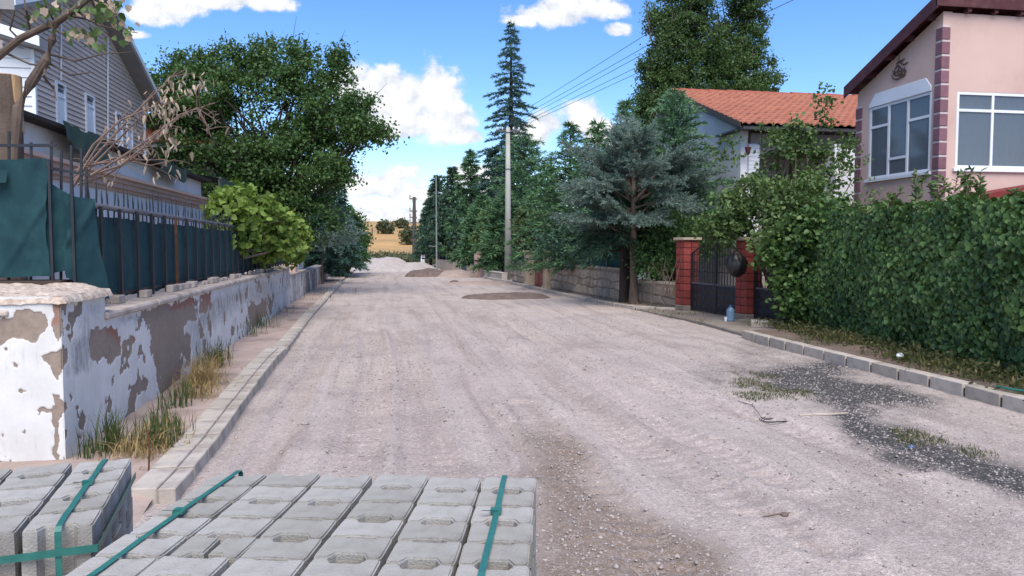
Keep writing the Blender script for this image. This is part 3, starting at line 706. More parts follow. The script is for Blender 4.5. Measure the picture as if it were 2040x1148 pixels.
peel_face('painted_face', wall, (XW, 0, 0), (0, 1, 0), (1, 0, 0), ys, -.05, .985, 90)
y = 6.72; k = 0
while y < 19.5:
    L = random.uniform(1.1, 1.9); L = min(L, 19.6 - y)
    P = MB().prism([(XW - .27, y + .006, .985), (XW + .045, y + .006, .985), (XW + .045, y + .006, 1.035), (XW + .02, y + .006, 1.05), (XW - .27, y + .006, 1.055)], (0, L - .012, 0))
    P.build('coping_stone', m_coping, wall, bevel=.012); y += L
lean(wall)
# rubble lying in the gap beneath the fence
cst = MB()
for i in range(46):
    y = random.uniform(7.0, 19); s = random.uniform(.03, .10); cst.box((XW - .26 + random.uniform(-.03, .03), y, 1.052), (XW - .26 + s, y + s * 2, 1.056 + s * .8))
tag(cst.build('rubble', m_coping, bevel=.01), 'broken plaster crumbs lying on the wall coping', None, None, 'stuff')
pil = thing('wall_pillar', 'thick square white wall pillar with crumbling cap and flaking paint', 'wall pillar', (XW - 1, 5.9, 0))
PY0 = 5.86
box('core', (-6.2, PY0 + .005, -.1), (XW - .006, 6.72, 1.235), m_coping, pil)
peel_face('painted_face', pil, (XW, 0, 0), (0, 1, 0), (1, 0, 0), np.linspace(PY0 - .012, 6.76, 120), -.05, 1.24, 170, 0, 3)
peel_face('painted_face', pil, (XW, PY0, 0), (-1, 0, 0), (0, -1, 0), np.concatenate([np.linspace(-.012, 1.2, 170), np.linspace(1.25, 3.7, 50)]), -.05, 1.24, 170, 0, 9)
u = np.linspace(-.05, 3.7, 150); v = np.linspace(-.03, .98, 60); U, Vv = np.meshgrid(u, v)
ed = np.minimum(np.minimum(U + .05, 3.7 - U), np.minimum(Vv + .03, .98 - Vv))
Zc = 1.235 + .06 * sstep(0, .3, ed) * (.5 + .7 * Vv) + (fbm(U * 5, Vv * 5, 0, 3, 4) - .5) * .06 * sstep(0, .08, ed) - .05 * (1 - sstep(0, .02, ed)) + (fbm(U * 20, Vv * 20, 0, 8, 3) - .5) * .022
link('mortar_cap', grid_mesh('mortar_cap', XW - U + (fbm(U * 6, Vv * 6, 0, 13, 3) - .5) * .03, PY0 + Vv + (fbm(U * 6, Vv * 6, 0, 17, 3) - .5) * .03, Zc, m_crumb), pil).data.flip_normals()
MB().prism([(-6.2, PY0 - .035, 1.10), (-6.2, PY0 + .02, 1.10), (-6.2, PY0 + .02, 1.15), (-6.2, PY0 - .035, 1.14)], (3.55, 0, 0)).build('ledge', m_coping, pil, bevel=.01)
lean(pil)
# far stretches of wall
for (y0, y1, h, gen, lab) in [(19.6, 20.5, 1.02, .40, 'short white wall pier ending the long peeling wall'), (20.5, 25.2, .80, .36, 'lower far white wall beyond the pier below the vine'), (25.2, 36.5, .74, .52, 'farthest streaked grey and white wall running to the dark shrub')]:
    t = thing('far_wall', lab, 'wall', (XW, (y0 + y1) / 2, 0))
    box('core', (XW - .26, y0 + .004, -.1), (XW - .004, y1 - .004, h), m_coping, t)
    peel_face('painted_face', t, (XW, 0, 0), (0, 1, 0), (1, 0, 0), np.linspace(y0 + .004, y1 - .004, int((y1 - y0) * 22) + 4), -.05, h, 34, gen, y0)
    peel_face('painted_face', t, (XW, y0 + .004, 0), (-1, 0, 0), (0, -1, 0), np.linspace(0, .26, 8), -.05, h, 20, 0, y0)
    box('coping_stone', (XW - .30, y0 + .01, h + .002), (XW + .05, y1 - .01, h + .055), m_coping, t, bevel=.012)
    lean(t)
# white gate panel beyond the vine
gp = thing('gate_panel', 'white sheet gate panel beside a pinkish post beyond the vine', 'gate', (-2.75, 24, 0))
box('post', (-2.95, 22.2, 0), (-2.55, 22.75, 1.62), m_pink, gp, bevel=.02)
box('sheet', (-2.82, 22.76, .85), (-2.74, 26.2, 1.78), m_wplaster, gp, bevel=.01)
# railing fence with green cloth along the wall
FX = -2.58
fen = thing('railing_fence', 'dark iron railing backed with green cloth on top of the white wall', 'fence', (FX, 14, 1.05))
MB().tube([(FX, 7.25, 1.965), (FX, 12, 1.955), (FX, 22.0, 1.93)], .028, 10).build('top_rail', m_steel, fen, smooth=True)
MB().bar((FX, 7.25, 1.135), (FX, 22, 1.12), .03, .03).build('bottom_rail', m_iron, fen)
bar_me = MB().box((-.011, -.02, 0), (.011, .02, .90)).mesh('post', m_iron); bar_rust = MB().box((-.011, -.024, 0), (.011, .024, .90)).mesh('post', m_rust)
y = 7.42; i = 0
while y < 22:
    o = link('post', bar_rust if i == 5 else bar_me, fen); o.location = (FX + .035, y, 1.06)
    if i == 5: o['label'] = 'rusty brown upright'
    o.rotation_euler = (random.uniform(-.01, .01), 0, 0); y += .53; i += 1
pk = MB(); pk.prism([(-.006, -.006, 0), (.006, -.006, 0), (.006, .006, 0), (-.006, .006, 0)], (0, 0, .30)); pk.add([(-.006, -.007, .30), (.006, -.007, .30), (.006, .007, .26), (-.006, .007, .30), (0, 0, .42)], [(0, 1, 4), (1, 2, 4), (2, 3, 4), (3, 0, 4)])
pk_me = pk.mesh('picket', m_iron); y = 7.3
while y < 22:
    o = link('picket', pk_me, fen); o.location = (FX - .012, y, 1.80); o.rotation_euler = (random.gauss(0, .05), random.gauss(0, .03), 0); o.scale = (1, 1, random.uniform(.82, 1.08)); y += .155 * random.uniform(.85, 1.15)
def cloth(name, parent, corners, nu, nv, mat, amp=.02, seed=0, nrm=(1, 0, 0), sag=.0, hem=.02):
    """corners: top-left, top-right, bottom-right, bottom-left"""
    tl, tr, br, bl = [np.array(c, float) for c in corners]; U, Vv = np.meshgrid(np.linspace(0, 1, nu), np.linspace(0, 1, nv))
    P = (1 - Vv)[..., None] * ((1 - U)[..., None] * tl + U[..., None] * tr) + Vv[..., None] * ((1 - U)[..., None] * bl + U[..., None] * br)
    L = np.linalg.norm(tr - tl); Hh = np.linalg.norm(tl - bl)
    f = (fbm(U * L * 2.2 + seed, Vv * Hh * 1.1, 0, 101, 3) - .5) * 2 * amp + (fbm(U * L * 9 + seed + Vv * 2, Vv * Hh * 2.5, 0, 103, 3) - .5) * amp * .7
    f += amp * .9 * np.maximum(0, 1 - np.abs(((U * L * 1.3 + Vv * Hh * .8 + seed * .37) % 1.0) - .5) / .06) * fbm(U * L * .8, Vv * Hh, 0, 107, 2)
    P += (np.sin(math.pi * U) * 0 + (np.abs(U - .5) * 2) ** 8 * np.sign(U - .5) * (fbm(Vv * Hh * 3 + seed, U * 0 + seed, 0, 111, 3) - .5) * 3.0 * hem)[..., None] * ((tr - tl) / L)
    P += f[..., None] * np.array(nrm); P[..., 2] += -sag * np.sin(math.pi * U) * (1 - Vv) + (fbm(U * L * 3.5, U * 0 + seed, 0, 109, 3) - .5) * 2 * hem * (np.abs(Vv - .5) * 2) ** 6
    return link(name, grid_mesh(name, P[..., 0], P[..., 1], P[..., 2], mat), parent)
cloth('cloth', fen, [(FX - .004, 7.3, 1.87), (FX - .004, 21.9, 1.85), (FX - .004, 21.9, 1.09), (FX - .004, 7.3, 1.09)], 330, 18, m_tarp, .014, 3, (1, 0, 0), 0, .02)
lean(fen)
# tall return fence at the corner, wrapped in tarp
A = at_y(102, 335, 7.2); Bq = at_y(188, 400, 7.2); C0 = at_y(-160, 325, 7.2)
rf = thing('corner_fence', 'tall spiked corner railing wrapped in dark green tarp above the pillar', 'fence', (-3.2, 7.2, 1.3))
zb = 1.33
cloth('tarp', rf, [(C0.x, 7.12, 2.36), (A.x, 7.10, 2.34), (A.x, 7.10, zb), (C0.x, 7.12, zb - .02)], 90, 60, m_tarp, .055, 5, (0, -1, 0), .02)
cloth('tarp', rf, [(A.x - .05, 7.085, 2.24), (Bq.x - .16, 7.13, 2.02), (Bq.x - .12, 7.13, zb + .06), (A.x - .05, 7.085, zb + .03)], 40, 50, m_tarp, .05, 9, (0, -1, 0), .02)
cloth('tarp', rf, [(Bq.x - .20, 7.08, 2.04), (Bq.x + .01, 7.16, 2.02), (Bq.x + .07, 7.24, 1.13), (Bq.x - .18, 7.07, 1.33)], 26, 44, m_tarp, .05, 14, (.6, -1, 0), .0)
cloth('tarp_flap', rf, [(C0.x - .1, 7.04, 2.20), (at_y(12, 350, 7.04).x, 7.05, 2.24), (at_y(12, 372, 7.04).x, 7.03, 2.13), (C0.x - .1, 7.03, 2.10)], 20, 10, m_tarp, .02, 4, (0, -1, 0))
for px in (100, 144): p = at_y(px, 400, 7.07); MB().bar((p.x, 7.07, 1.27), (p.x, 7.07, 2.34 if px < 120 else 2.16), .022).build('post', m_iron, rf)
for px, tpy in [(-60, 262), (-20, 262), (18, 262), (62, 284), (102, 282), (122, 300), (142, 290), (162, 296), (172, 335)]:
    p = at_y(px, tpy, 7.22); q = at_y(px - 1, 545, 7.22); MB().bar((q.x, 7.22, 1.3), (p.x, 7.22, p.z), .018).build('bar', m_iron, rf)
for (a, b) in [((-160, 290), (112, 290)), ((70, 331), (178, 349)), ((-160, 520), (186, 520))]:
    p, q = at_y(*a, 7.215), at_y(*b, 7.215); MB().bar((p.x, 7.215, p.z), (q.x, 7.215, q.z), .024).build('rail', m_iron, rf)
box('gap_box', (C0.x, 7.05, 1.14), (at_y(135, 545, 7.2).x, 7.32, 1.30), m_mortar, rf)  # dark box standing in for the dark gap below the tarp

# ================================================================== LEFT HOUSES
HXg = -7.0
def hp(px, py): return at_x(px, py, HXg)
a1, a2 = hp(180, 0), hp(285, 200); b1, b2 = hp(0, 15), hp(80, 0)
s1 = (a2.z - a1.z) / (a2.y - a1.y); s2 = (b2.z - b1.z) / (b2.y - b1.y)
yap = (b1.z - s2 * b1.y - a1.z + s1 * a1.y) / (s1 - s2); zap = a1.z + s1 * (yap - a1.y)
yfar = hp(286, 240).y; ynear = yap - (yfar - yap)
def rake(y): return zap + (s1 * (y - yap) if y > yap else s2 * (y - yap))
hs_ = thing('siding_house', 'grey taupe clapboard gable house with tall white windows', 'house', (HXg, yap, 0))
ov = .0
MB().prism([(HXg - .06, ynear, 0), (HXg - .06, yfar, 0), (HXg - .06, yfar, rake(yfar) - .05), (HXg - .06, yap, zap - .05), (HXg - .06, ynear, rake(ynear) - .05)], (-6, 0, 0)).build('wall', m_siding, hs_)
z = 2.9; pitch = .112
while z < zap - .12:
    zt = z + pitch; 
    def span(zz):
        lo = max(ynear, yap + (zz - zap) / s2 if zz > rake(ynear) else ynear); hi = min(yfar, yap + (zz - zap) / s1 if zz > rake(yfar) else yfar); return lo, hi
    l0, h0 = span(z); l1, h1 = span(zt - .01)
    if h1 - l1 > .1:
        x0, x1 = HXg - .055, HXg
        MB().add([(x1 + .016, l0, z), (x1 + .016, h0, z), (x1 - .014, h1, zt), (x1 - .014, l1, zt), (x0, l0, z), (x0, h0, z), (x0, h1, zt), (x0, l1, zt)],
                 [(0, 1, 2, 3), (4, 7, 6, 5), (0, 4, 5, 1), (1, 5, 6, 2), (2, 6, 7, 3), (3, 7, 4, 0)]).build('siding_board', m_siding, hs_)
    z = zt
for s, e, sl in ((yap, yfar + .35, s1), (yap, ynear - .45, s2)):     # roof slopes with deep grey eaves
    rz = lambda y: zap + sl * (y - yap)
    MB().prism([(HXg + .42, s, rz(s) + .02), (HXg + .42, e, rz(e) + .02), (HXg + .42, e, rz(e) + .20), (HXg + .42, s, rz(s) + .20)], (-6.6, 0, 0)).build('roof', m_greyfascia, hs_)
    MB().prism([(HXg + .44, s, rz(s) + .10), (HXg + .44, e, rz(e) + .10), (HXg + .44, e, rz(e) + .235), (HXg + .44, s, rz(s) + .235)], (-.018, 0, 0)).build('fascia', m_white, hs_)
for (xa, ta, xb, ba) in [(108, 160, 131, 285), (167, 184, 188, 292), (228, 222, 243, 306), (250, 240, 263, 314)]:
    p, q = hp(xa, ta), hp(xb, ba); y0, y1 = p.y, q.y; z1 = p.z; z0 = q.z
    wn = MB(); f = .05; X0, X1 = HXg + .003, HXg + .05
    wn.box((X0, y0, z0), (X1, y0 + f, z1)).box((X0, y1 - f, z0), (X1, y1, z1)).box((X0, y0 + f, z1 - f), (X1, y1 - f, z1)).box((X0, y0 + f, z0), (X1, y1 - f, z0 + f)).box((X0, y0 + f, z0 + (z1 - z0) * .74), (X1 - .01, y1 - f, z0 + (z1 - z0) * .74 + .03))
    wo = wn.build('window', m_white, hs_)
    box('blind', (X0 + .014, y0 + f, z0 + f), (X0 + .02, y1 - f, z1 - f - .17), m_white, wo)
    box('pane', (X0 + .002, y0 + f, z0 + f), (X0 + .008, y1 - f, z1 - f), m_glass, wo)
for px, t0, t1 in ((118, -40, 160), (212, 75, 312)):
    p, q = hp(px, t0), hp(px, t1); MB().tube([(HXg + .035, p.y, min(p.z, rake(p.y))), (HXg + .035, q.y, q.z)], .018, 6).build('pipe', m_white, hs_)
MB().bar((HXg + .02, yfar, 2.5), (HXg + .02, yfar, rake(yfar)), .07).build('corner_trim', m_white, hs_)
# white bay on the left
pb = at_x(66, 100, -6.0); by0 = pb.y
bay = box('bay', (-9.5, by0 + .02, 2.9), (-6.02, by0 + .15, pb.z - .02), m_wsiding, hs_)
z = 2.9
while z < pb.z - .1:
    MB().add([(-9.5, by0 - .014, z), (-6.0, by0 - .014, z), (-6.0, by0 + .008, z + .16), (-9.5, by0 + .008, z + .16), (-9.5, by0 + .018, z), (-6.0, by0 + .018, z), (-6.0, by0 + .018, z + .16), (-9.5, by0 + .018, z + .16)],
             [(0, 1, 2, 3), (4, 7, 6, 5), (0, 4, 5, 1), (1, 5, 6, 2), (2, 6, 7, 3), (3, 7, 4, 0)]).build('siding_board', m_wsiding, bay); z += .162
MB().bar((-6.0, by0 - .01, 2.9), (-6.0, by0 - .01, pb.z), .06).build('corner_trim', m_white, bay)
MB().prism([(-5.75, by0 - .35, pb.z - .05), (-9.6, by0 - .35, pb.z + 1.1), (-9.6, by0 - .35, pb.z + 1.28), (-5.75, by0 - .35, pb.z + .12)], (0, .55, 0)).build('roof', m_greyfascia, bay)
MB().prism([(-5.74, by0 - .37, pb.z - .02), (-9.6, by0 - .37, pb.z + 1.14), (-9.6, by0 - .37, pb.z + 1.3), (-5.74, by0 - .37, pb.z + .15)], (0, -.02, 0)).build('fascia', m_white, bay)
brl = MB(); p, q = at_x(50, 275, -5.9), at_x(106, 240, -5.9)
# annex in front
AX = -4.5
an = thing('annex', 'low white annex with pink cornice band behind the fence', 'outbuilding', (AX, 15, 0))
ye = at_x(411, 400, AX).y; zbd0, zbd1 = 2.52, 2.80
box('wall', (-6.9, 9.0, 0), (AX, ye, zbd0), m_wplaster, an)
box('parapet', (-6.9, 9.0, zbd1 + .03), (AX - .12, ye, 3.22), m_wplaster, an)
MB().prism([(AX - .1, 9, zbd0), (AX + .05, 9, zbd0), (AX + .05, 9, zbd0 + .05), (AX + .10, 9, zbd0 + .055), (AX + .10, 9, zbd0 + .13), (AX + .14, 9, zbd0 + .135), (AX + .14, 9, zbd0 + .20), (AX + .2, 9, zbd0 + .205), (AX + .2, 9, zbd1 - .02), (AX - .12, 9, zbd1 + .03), (AX - .12, 9, zbd0 + .01)], (0, ye + .12 - 9, 0)).build('cornice', m_pinkband, an)
MB().prism([(AX + .12, 8.8, 3.22), (AX + .12, ye + .2, 3.22), (AX + .12, ye + .2, 3.29), (AX + .12, 8.8, 3.27)], (-2.6, 0, 0)).build('roof', m_roofmem, an)
for (x0, x1, t, bm_) in [(120, 186, 290, 330), (172, 222, 318, 352), (318, 372, 308, 338)]:
    p, q = at_x(x0, t, AX + .16), at_x(x1, t + (x1 - x0) * .3, AX + .16); zz = at_x(x1, bm_, AX + .16).z
    cl = cloth('loose_tarp', an, [(AX + .16, p.y, 3.30), (AX + .16, q.y, 3.30), (AX + .17, q.y - .1, 3.30 - random.uniform(.3, .5)), (AX + .17, p.y + .2, 3.30 - random.uniform(.2, .45))], 16, 10, m_tarp_old, .05, x0, (1, 0, 0), .03, .05)
# scalloped awning
aw = thing('awning', 'faded grey-green scalloped awning at the end of the annex', 'awning', (AX, 21.5, 2.9))
p0, p1 = at_x(390, 352, AX + .2), at_x(466, 356, AX + .2)
aw_y0, aw_y1 = ye + .05, p1.y
cloth('canopy', aw, [(AX - 1.4, aw_y0, 3.55), (AX - 1.4, aw_y1, 3.55), (AX + .35, aw_y1, 3.33), (AX + .35, aw_y0, 3.36)], 20, 8, m_tarp_old, .03, 2, (0, 0, 1))
n = 5
for i in range(n):
    y0 = aw_y0 + (aw_y1 - aw_y0) * i / n; y1 = aw_y0 + (aw_y1 - aw_y0) * (i + 1) / n
    pts = [(AX + .36, y0, 3.35)] + [(AX + .36 + .02 * math.sin(k), y0 + (y1 - y0) * k / 8, 3.0 - .10 * math.sin(math.pi * k / 8) + random.uniform(-.02, .02)) for k in range(9)] + [(AX + .36, y1, 3.35)]
    MB().prism(pts, (-.012, 0, 0)).build('valance', m_tarp_old, aw)
MB().tube([(AX + .33, aw_y0, 3.33), (AX + .33, aw_y1, 3.33)], .02, 6).build('rail', m_steel, aw)
for y in (aw_y0 + .05, aw_y1 - .05): MB().tube([(AX + .3, y, 0), (AX + .3, y, 3.33)], .02, 6).build('post', m_steel, aw)
# tiled house far behind
def tiles(name, parent, o, ux, uy, nx, ny, mat, step=.045, amp=.035):
    """barrel tiles: o lower-left corner, ux along the eave per tile, uy up the slope per course"""
    o, ux, uy = Vector(o), Vector(ux), Vector(uy); nrm = ux.cross(uy).normalized(); V, F = [], []
    prof = [(0, 0), (.18, .75), (.36, 1), (.54, .75), (.72, .05), (.86, -.1)]
    m = len(prof)
    for j in range(ny):
        wob = [random.gauss(0, .006) for _ in range(nx + 1)]
        rows = []
        for (s, lift) in ((-.14, step), (1.0, 0.0)):
            r = []
            for i in range(nx):
                for (pu, ph) in prof: r.append(o + ux * (i + pu) + uy * (j + s + wob[i]) + nrm * (ph * amp + lift + wob[i] * .6))
            r.append(o + ux * nx + uy * (j + s) + nrm * lift); rows.append(r)
        low = [p - nrm * (step * .9) for p in rows[0]]
        k = len(rows[0]); b = len(V); V += low + rows[0] + rows[1]
        for q in range(k - 1):
            F += [(b + q, b + q + 1, b + k + q + 1, b + k + q), (b + k + q, b + k + q + 1, b + 2 * k + q + 1, b + 2 * k + q)]
    me = npm(name, np.array([tuple(v) for v in V]), np.array(F), mat)
    ob = link(name, me, parent); ob['kind'] = 'stuff'; return ob
fh = thing('far_house', 'far house with red tile roof half hidden behind the plum tree', 'house', (-9, 27, 0))
e0, r0 = at_y(282, 284, 25.0), at_y(284, 236, 26.6)
box('wall', (e0.x - 2.2, 25.5, 0), (e0.x + 1.9, 31, e0.z - .1), m_greyfascia, fh)  # grey instead of white: shade below the eave put into the colour
box('fascia', (e0.x - 2.6, 25.0, e0.z - .14), (e0.x + 2.1, 25.06, e0.z + .02), m_white, fh)
tiles('roof_tiles', fh, (e0.x - 2.6, 25.0, e0.z), (.25, 0, 0), (0, .32, (r0.z - e0.z) / 5), 19, 6, m_tile2)
box('soffit', (e0.x - 2.6, 25.07, e0.z - .12), (e0.x + 2.1, 25.5, e0.z - .06), m_shade, fh)  # near-black soffit, eave shade painted in

# ================================================================== RIGHT SIDE: walls, gates, columns
W0, W1 = Vector((6.35, 19.91, 0)), Vector((5.74, 27.05, 0)); WD = (W1 - W0).normalized(); WN = Vector((-WD.y, WD.x, 0))   # WN points to the street
if WN.x > 0: WN = -WN
def on_line(px):
    r = ray(px, 560); r2 = Vector((r.x, r.y)); d = Vector((WD.x, WD.y)); det = r2.x * -d.y + d.x * r2.y
    t = (W0.x * -d.y + d.x * W0.y) / det; p = r2 * t; return Vector((p.x, p.y, 0))
def stone_face(parent, a, b, z0, z1, nrm, size, mat, thick=.02, seed=0):
    """irregular stones, each a piece of its own, set proud of the joint bed"""
    rnd = random.Random(seed); L = (b - a).length; d = (b - a) / L; nx = max(2, int(L / size)); nz = max(2, int((z1 - z0) / (size * .62)))
    def node(i, j):
        h = random.Random(i * 977 + j * 131 + seed)
        return ((i + (0 if i in (0, nx) else h.uniform(-.3, .3)) + (.25 if j % 2 and 0 < i < nx else 0)) * L / nx, z0 + (j + (0 if j in (0, nz) else h.uniform(-.25, .25))) * (z1 - z0) / nz)
    for i in range(nx):
        for j in range(nz):
            q = [node(i, j), node(i + 1, j), node(i + 1, j + 1), node(i, j + 1)]; cx = sum(p[0] for p in q) / 4; cz = sum(p[1] for p in q) / 4
            q2 = [(cx + (x - cx) * .90, cz + (z - cz) * .86) for x, z in q]; q3 = [(cx + (x - cx) * .70, cz + (z - cz) * .64) for x, z in q]
            th = thick * rnd.uniform(.6, 1.5); P = lambda l, o: [a + d * x + Vector((0, 0, z)) + nrm * o for x, z in l]
            MB().add(P(q2, .0) + P(q2, th * .55) + P(q3, th), [(0, 1, 5, 4), (1, 2, 6, 5), (2, 3, 7, 6), (3, 0, 4, 7), (4, 5, 9, 8), (5, 6, 10, 9), (6, 7, 11, 10), (7, 4, 8, 11), (8, 9, 10, 11)]).build('stone', mat, parent)
def wall_run(name, label, a, b, h, thick, body, cap=None, capw=.06, capt=.06, stones=0, smat=None, seed=1):
    t = thing(name, label, 'wall', tuple((a + b) / 2)); d = (b - a).normalized(); n = Vector((-d.y, d.x, 0)); n = -n if n.x > 0 else n
    bk = -n * thick
    MB().prism([a + Vector((0, 0, -.1)), b + Vector((0, 0, -.1)), b + Vector((0, 0, h)), a + Vector((0, 0, h))], bk).build('core', body, t)
    if cap:
        o = n * capw; MB().prism([a + o + Vector((0, 0, h)), b + o + Vector((0, 0, h)), b + o + Vector((0, 0, h + capt)), a + o + Vector((0, 0, h + capt))], bk - o * 2).build('coping', cap, t, bevel=.012)
    if stones: stone_face(t, a, b, .10, h - .06, n, stones, smat or m_beigewall, .03, seed)
    return t
pB = on_line(1098); pA = on_line(1044); dr0, dr1 = on_line(1080), on_line(1062)
bwall = wall_run('stone_wall', 'beige wall faced with irregular stones under a net fence', W0, pB, .93, .22, m_beigejoint, m_beigewall, .035, .07, .33)
wall_run('stone_wall', 'short beige stone wall stretch between lamp pole and red door', pA, on_line(1021), .88, .22, m_beigejoint, m_beigewall, .03, .05, .36, seed=5)
lw0, lw1 = Vector((6.66, 19.6, 0)), Vector((7.06, 17.62, 0))
wall_run('low_wall', 'low brown wall between the spruce trunks and the red column', lw1, lw0, .62, .22, m_beigejoint, m_beigewall, .02, .07, .42, m_apron, 8)
wall_run('low_wall', 'low dark grey wall beyond the lamp pole', on_line(1000), on_line(964), .34, .25, m_kerb, m_kerb, .03, .05)
def pillar(parent, c, w, h, mat, cap, capw=.07):
    d, n = WD, WN
    def blk(w_, z0, z1, name, m_):
        q = [c + d * sx * w_ / 2 + n * sy * w_ / 2 + Vector((0, 0, z0)) for sx, sy in ((-1, -1), (1, -1), (1, 1), (-1, 1))]
        return MB().prism(q, (0, 0, z1 - z0)).build(name, m_, parent, bevel=.012)
    blk(w + .08, -.1, .16, 'plinth', mat); blk(w, .16, h - .14, 'shaft', mat); blk(w + .06, h - .14, h - .08, 'moulding', mat); blk(w + capw * 2, h - .08, h, 'cap', cap)
for px, lab in ((1090, 'cream gate pillar on the right of the red door'), (1053, 'cream gate pillar on the left of the red door')):
    c = on_line(px); t = thing('gate_pillar', lab, 'gate pillar', c, 'cream pillars at the red door'); pillar(t, c - WN * .05, .34, 1.42, m_pillar, m_pillar)
rd = thing('red_garden_door', 'narrow red metal garden door between two cream pillars', 'gate', (dr0 + dr1) / 2)
a, b = dr0 - WN * .1, dr1 - WN * .1
MB().prism([a + Vector((0, 0, .06)), b + Vector((0, 0, .06)), b + Vector((0, 0, 1.30)), a + Vector((0, 0, 1.30))], WN * .04).build('leaf', m_reddoor, rd, bevel=.006)
for f0, f1, z0, z1 in ((.08, .46, .14, .55), (.54, .92, .14, .55), (.08, .46, .62, 1.0), (.54, .92, .62, 1.0)):
    p, q = a.lerp(b, f0) + WN * .042, a.lerp(b, f1) + WN * .042
    MB().prism([p + Vector((0, 0, z0)), q + Vector((0, 0, z0)), q + Vector((0, 0, z1)), p + Vector((0, 0, z1))], WN * .012).build('panel', m_reddoor, rd)
for k in range(5):
    p = a.lerp(b, .1 + .2 * k) + WN * .044; MB().bar(p + Vector((0, 0, 1.04)), p + Vector((0, 0, 1.34)), .014).build('bar', m_maroon, rd)
# net fence on the beige wall
nf = thing('net_fence', 'teal netting fence on thin posts above the beige stone wall', 'fence', tuple((W0 + pB) / 2 + Vector((0, 0, 1))))
e0, e1 = W0 - WN * .12 + Vector((0, 0, 1.0)), pB - WN * .12 + Vector((0, 0, 1.0))
cloth('netting', nf, [e0 + Vector((0, 0, .72)), e1 + Vector((0, 0, .72)), e1, e0], 80, 10, m_net, .02, 3, tuple(WN))
for k in range(6):
    p = e0.lerp(e1, k / 5) + WN * .03; MB().tube([p, p + Vector((0, 0, .8))], .018, 6).build('post', m_steelpost, nf)
e0, e1 = on_line(1043) - WN * .12 + Vector((0, 0, .95)), on_line(1022) - WN * .12 + Vector((0, 0, .95))
nf2 = thing('net_fence', 'short teal netting panel behind the concrete lamp pole', 'fence', e0)
cloth('netting', nf2, [e0 + Vector((0, 0, .6)), e1 + Vector((0, 0, .6)), e1, e0], 20, 8, m_net, .02, 8, tuple(WN))
for p in (e0, e1): MB().tube([p, p + Vector((0, 0, .7))], .018, 6).build('post', m_steelpost, nf2)
# striped column and far street bits
c = gnd(953, 552); t = thing('striped_column', 'pale gate column with dark bands far along the right side', 'gate column', c)
z = 0.0
for k in range(5):
    hb = .25; box('block', (c.x - .17, c.y, z), (c.x + .30, c.y + .5, z + hb), m_pink, t, bevel=.01); z += hb
    if k in (1, 2): box('band', (c.x - .185, c.y - .015, z + .002), (c.x + .315, c.y + .515, z + .055), m_maroon, t); z += .06
box('side_block', (c.x + .5, c.y - .3, 0), (c.x + .95, c.y + .1, .33), m_pillar, t, bevel=.02)
c = gnd(927, 541); t = thing('barrel', 'blue plastic barrel beside the striped gate column', 'barrel', c)
MB().tube([c, c + Vector((0, 0, .06)), c + Vector((0, 0, .3)), c + Vector((0, 0, .55)), c + Vector((0, 0, .6))], [.22, .25, .27, .25, .21], 14).build('drum', m_bin, t, smooth=True)
MB().tube([c + Vector((0, 0, .6)), c + Vector((0, 0, .65))], [.24, .23], 14).build('lid', m_bluep, t)
c = gnd(900, 534); t = thing('blue_gate', 'dark blue metal gate in shade beneath the far conifers', 'gate', c)
box('sheet', (c.x - .9, c.y, .15), (c.x + .5, c.y + .04, 1.5), M('navy_paint', (.02, .03, .10), None, 3, 4, .5), t)
for x in (-.98, .52): box('post', (c.x + x, c.y - .05, 0), (c.x + x + .1, c.y + .08, 1.75), m_steelpost, t)
c0, c1 = gnd(866, 541), gnd(946, 546); wall_run('low_wall', 'low ochre wall far off behind the barrel', Vector((c1.x + .3, c1.y + 3, 0)), Vector((c0.x + .4, c0.y + 4, 0)), .62, .25, m_pillar, m_pillar, .02, .05)
# scooter
c = gnd(843, 536); sc_ = thing('scooter', 'small white motor scooter parked near the far conifers', 'scooter', c)
for dy, in ((-.42,), (.42,)): MB().tube([c + Vector((-.05, dy, .22)), c + Vector((.05, dy, .22))], .22, 14).build('wheel', m_iron, sc_)
MB().prism([c + Vector((-.09, -.55, .3)), c + Vector((-.09, .25, .3)), c + Vector((-.09, .45, .62)), c + Vector((-.09, .40, .72)), c + Vector((-.09, .1, .45)), c + Vector((-.09, -.2, .48)), c + Vector((-.09, -.25, .68)), c + Vector((-.09, -.62, .68))], (.18, 0, 0)).build('body', m_white, sc_, bevel=.03)
MB().prism([c + Vector((-.11, -.62, .685)), c + Vector((-.11, -.15, .685)), c + Vector((-.11, -.15, .76)), c + Vector((-.11, -.62, .78))], (.22, 0, 0)).build('seat', m_bag, sc_, bevel=.02)
MB().tube([c + Vector((0, .42, .25)), c + Vector((0, .3, .95))], .03, 6).build('fork', m_steel, sc_); MB().tube([c + Vector((-.3, .28, .98)), c + Vector((.3, .28, .98))], .018, 6).build('handlebar', m_iron, sc_)
MB().prism([c + Vector((-.16, .40, .40)), c + Vector((.16, .40, .40)), c + Vector((.12, .34, .95)), c + Vector((-.12, .34, .95))], (0, .04, 0)).build('shield', m_white, sc_, bevel=.01)

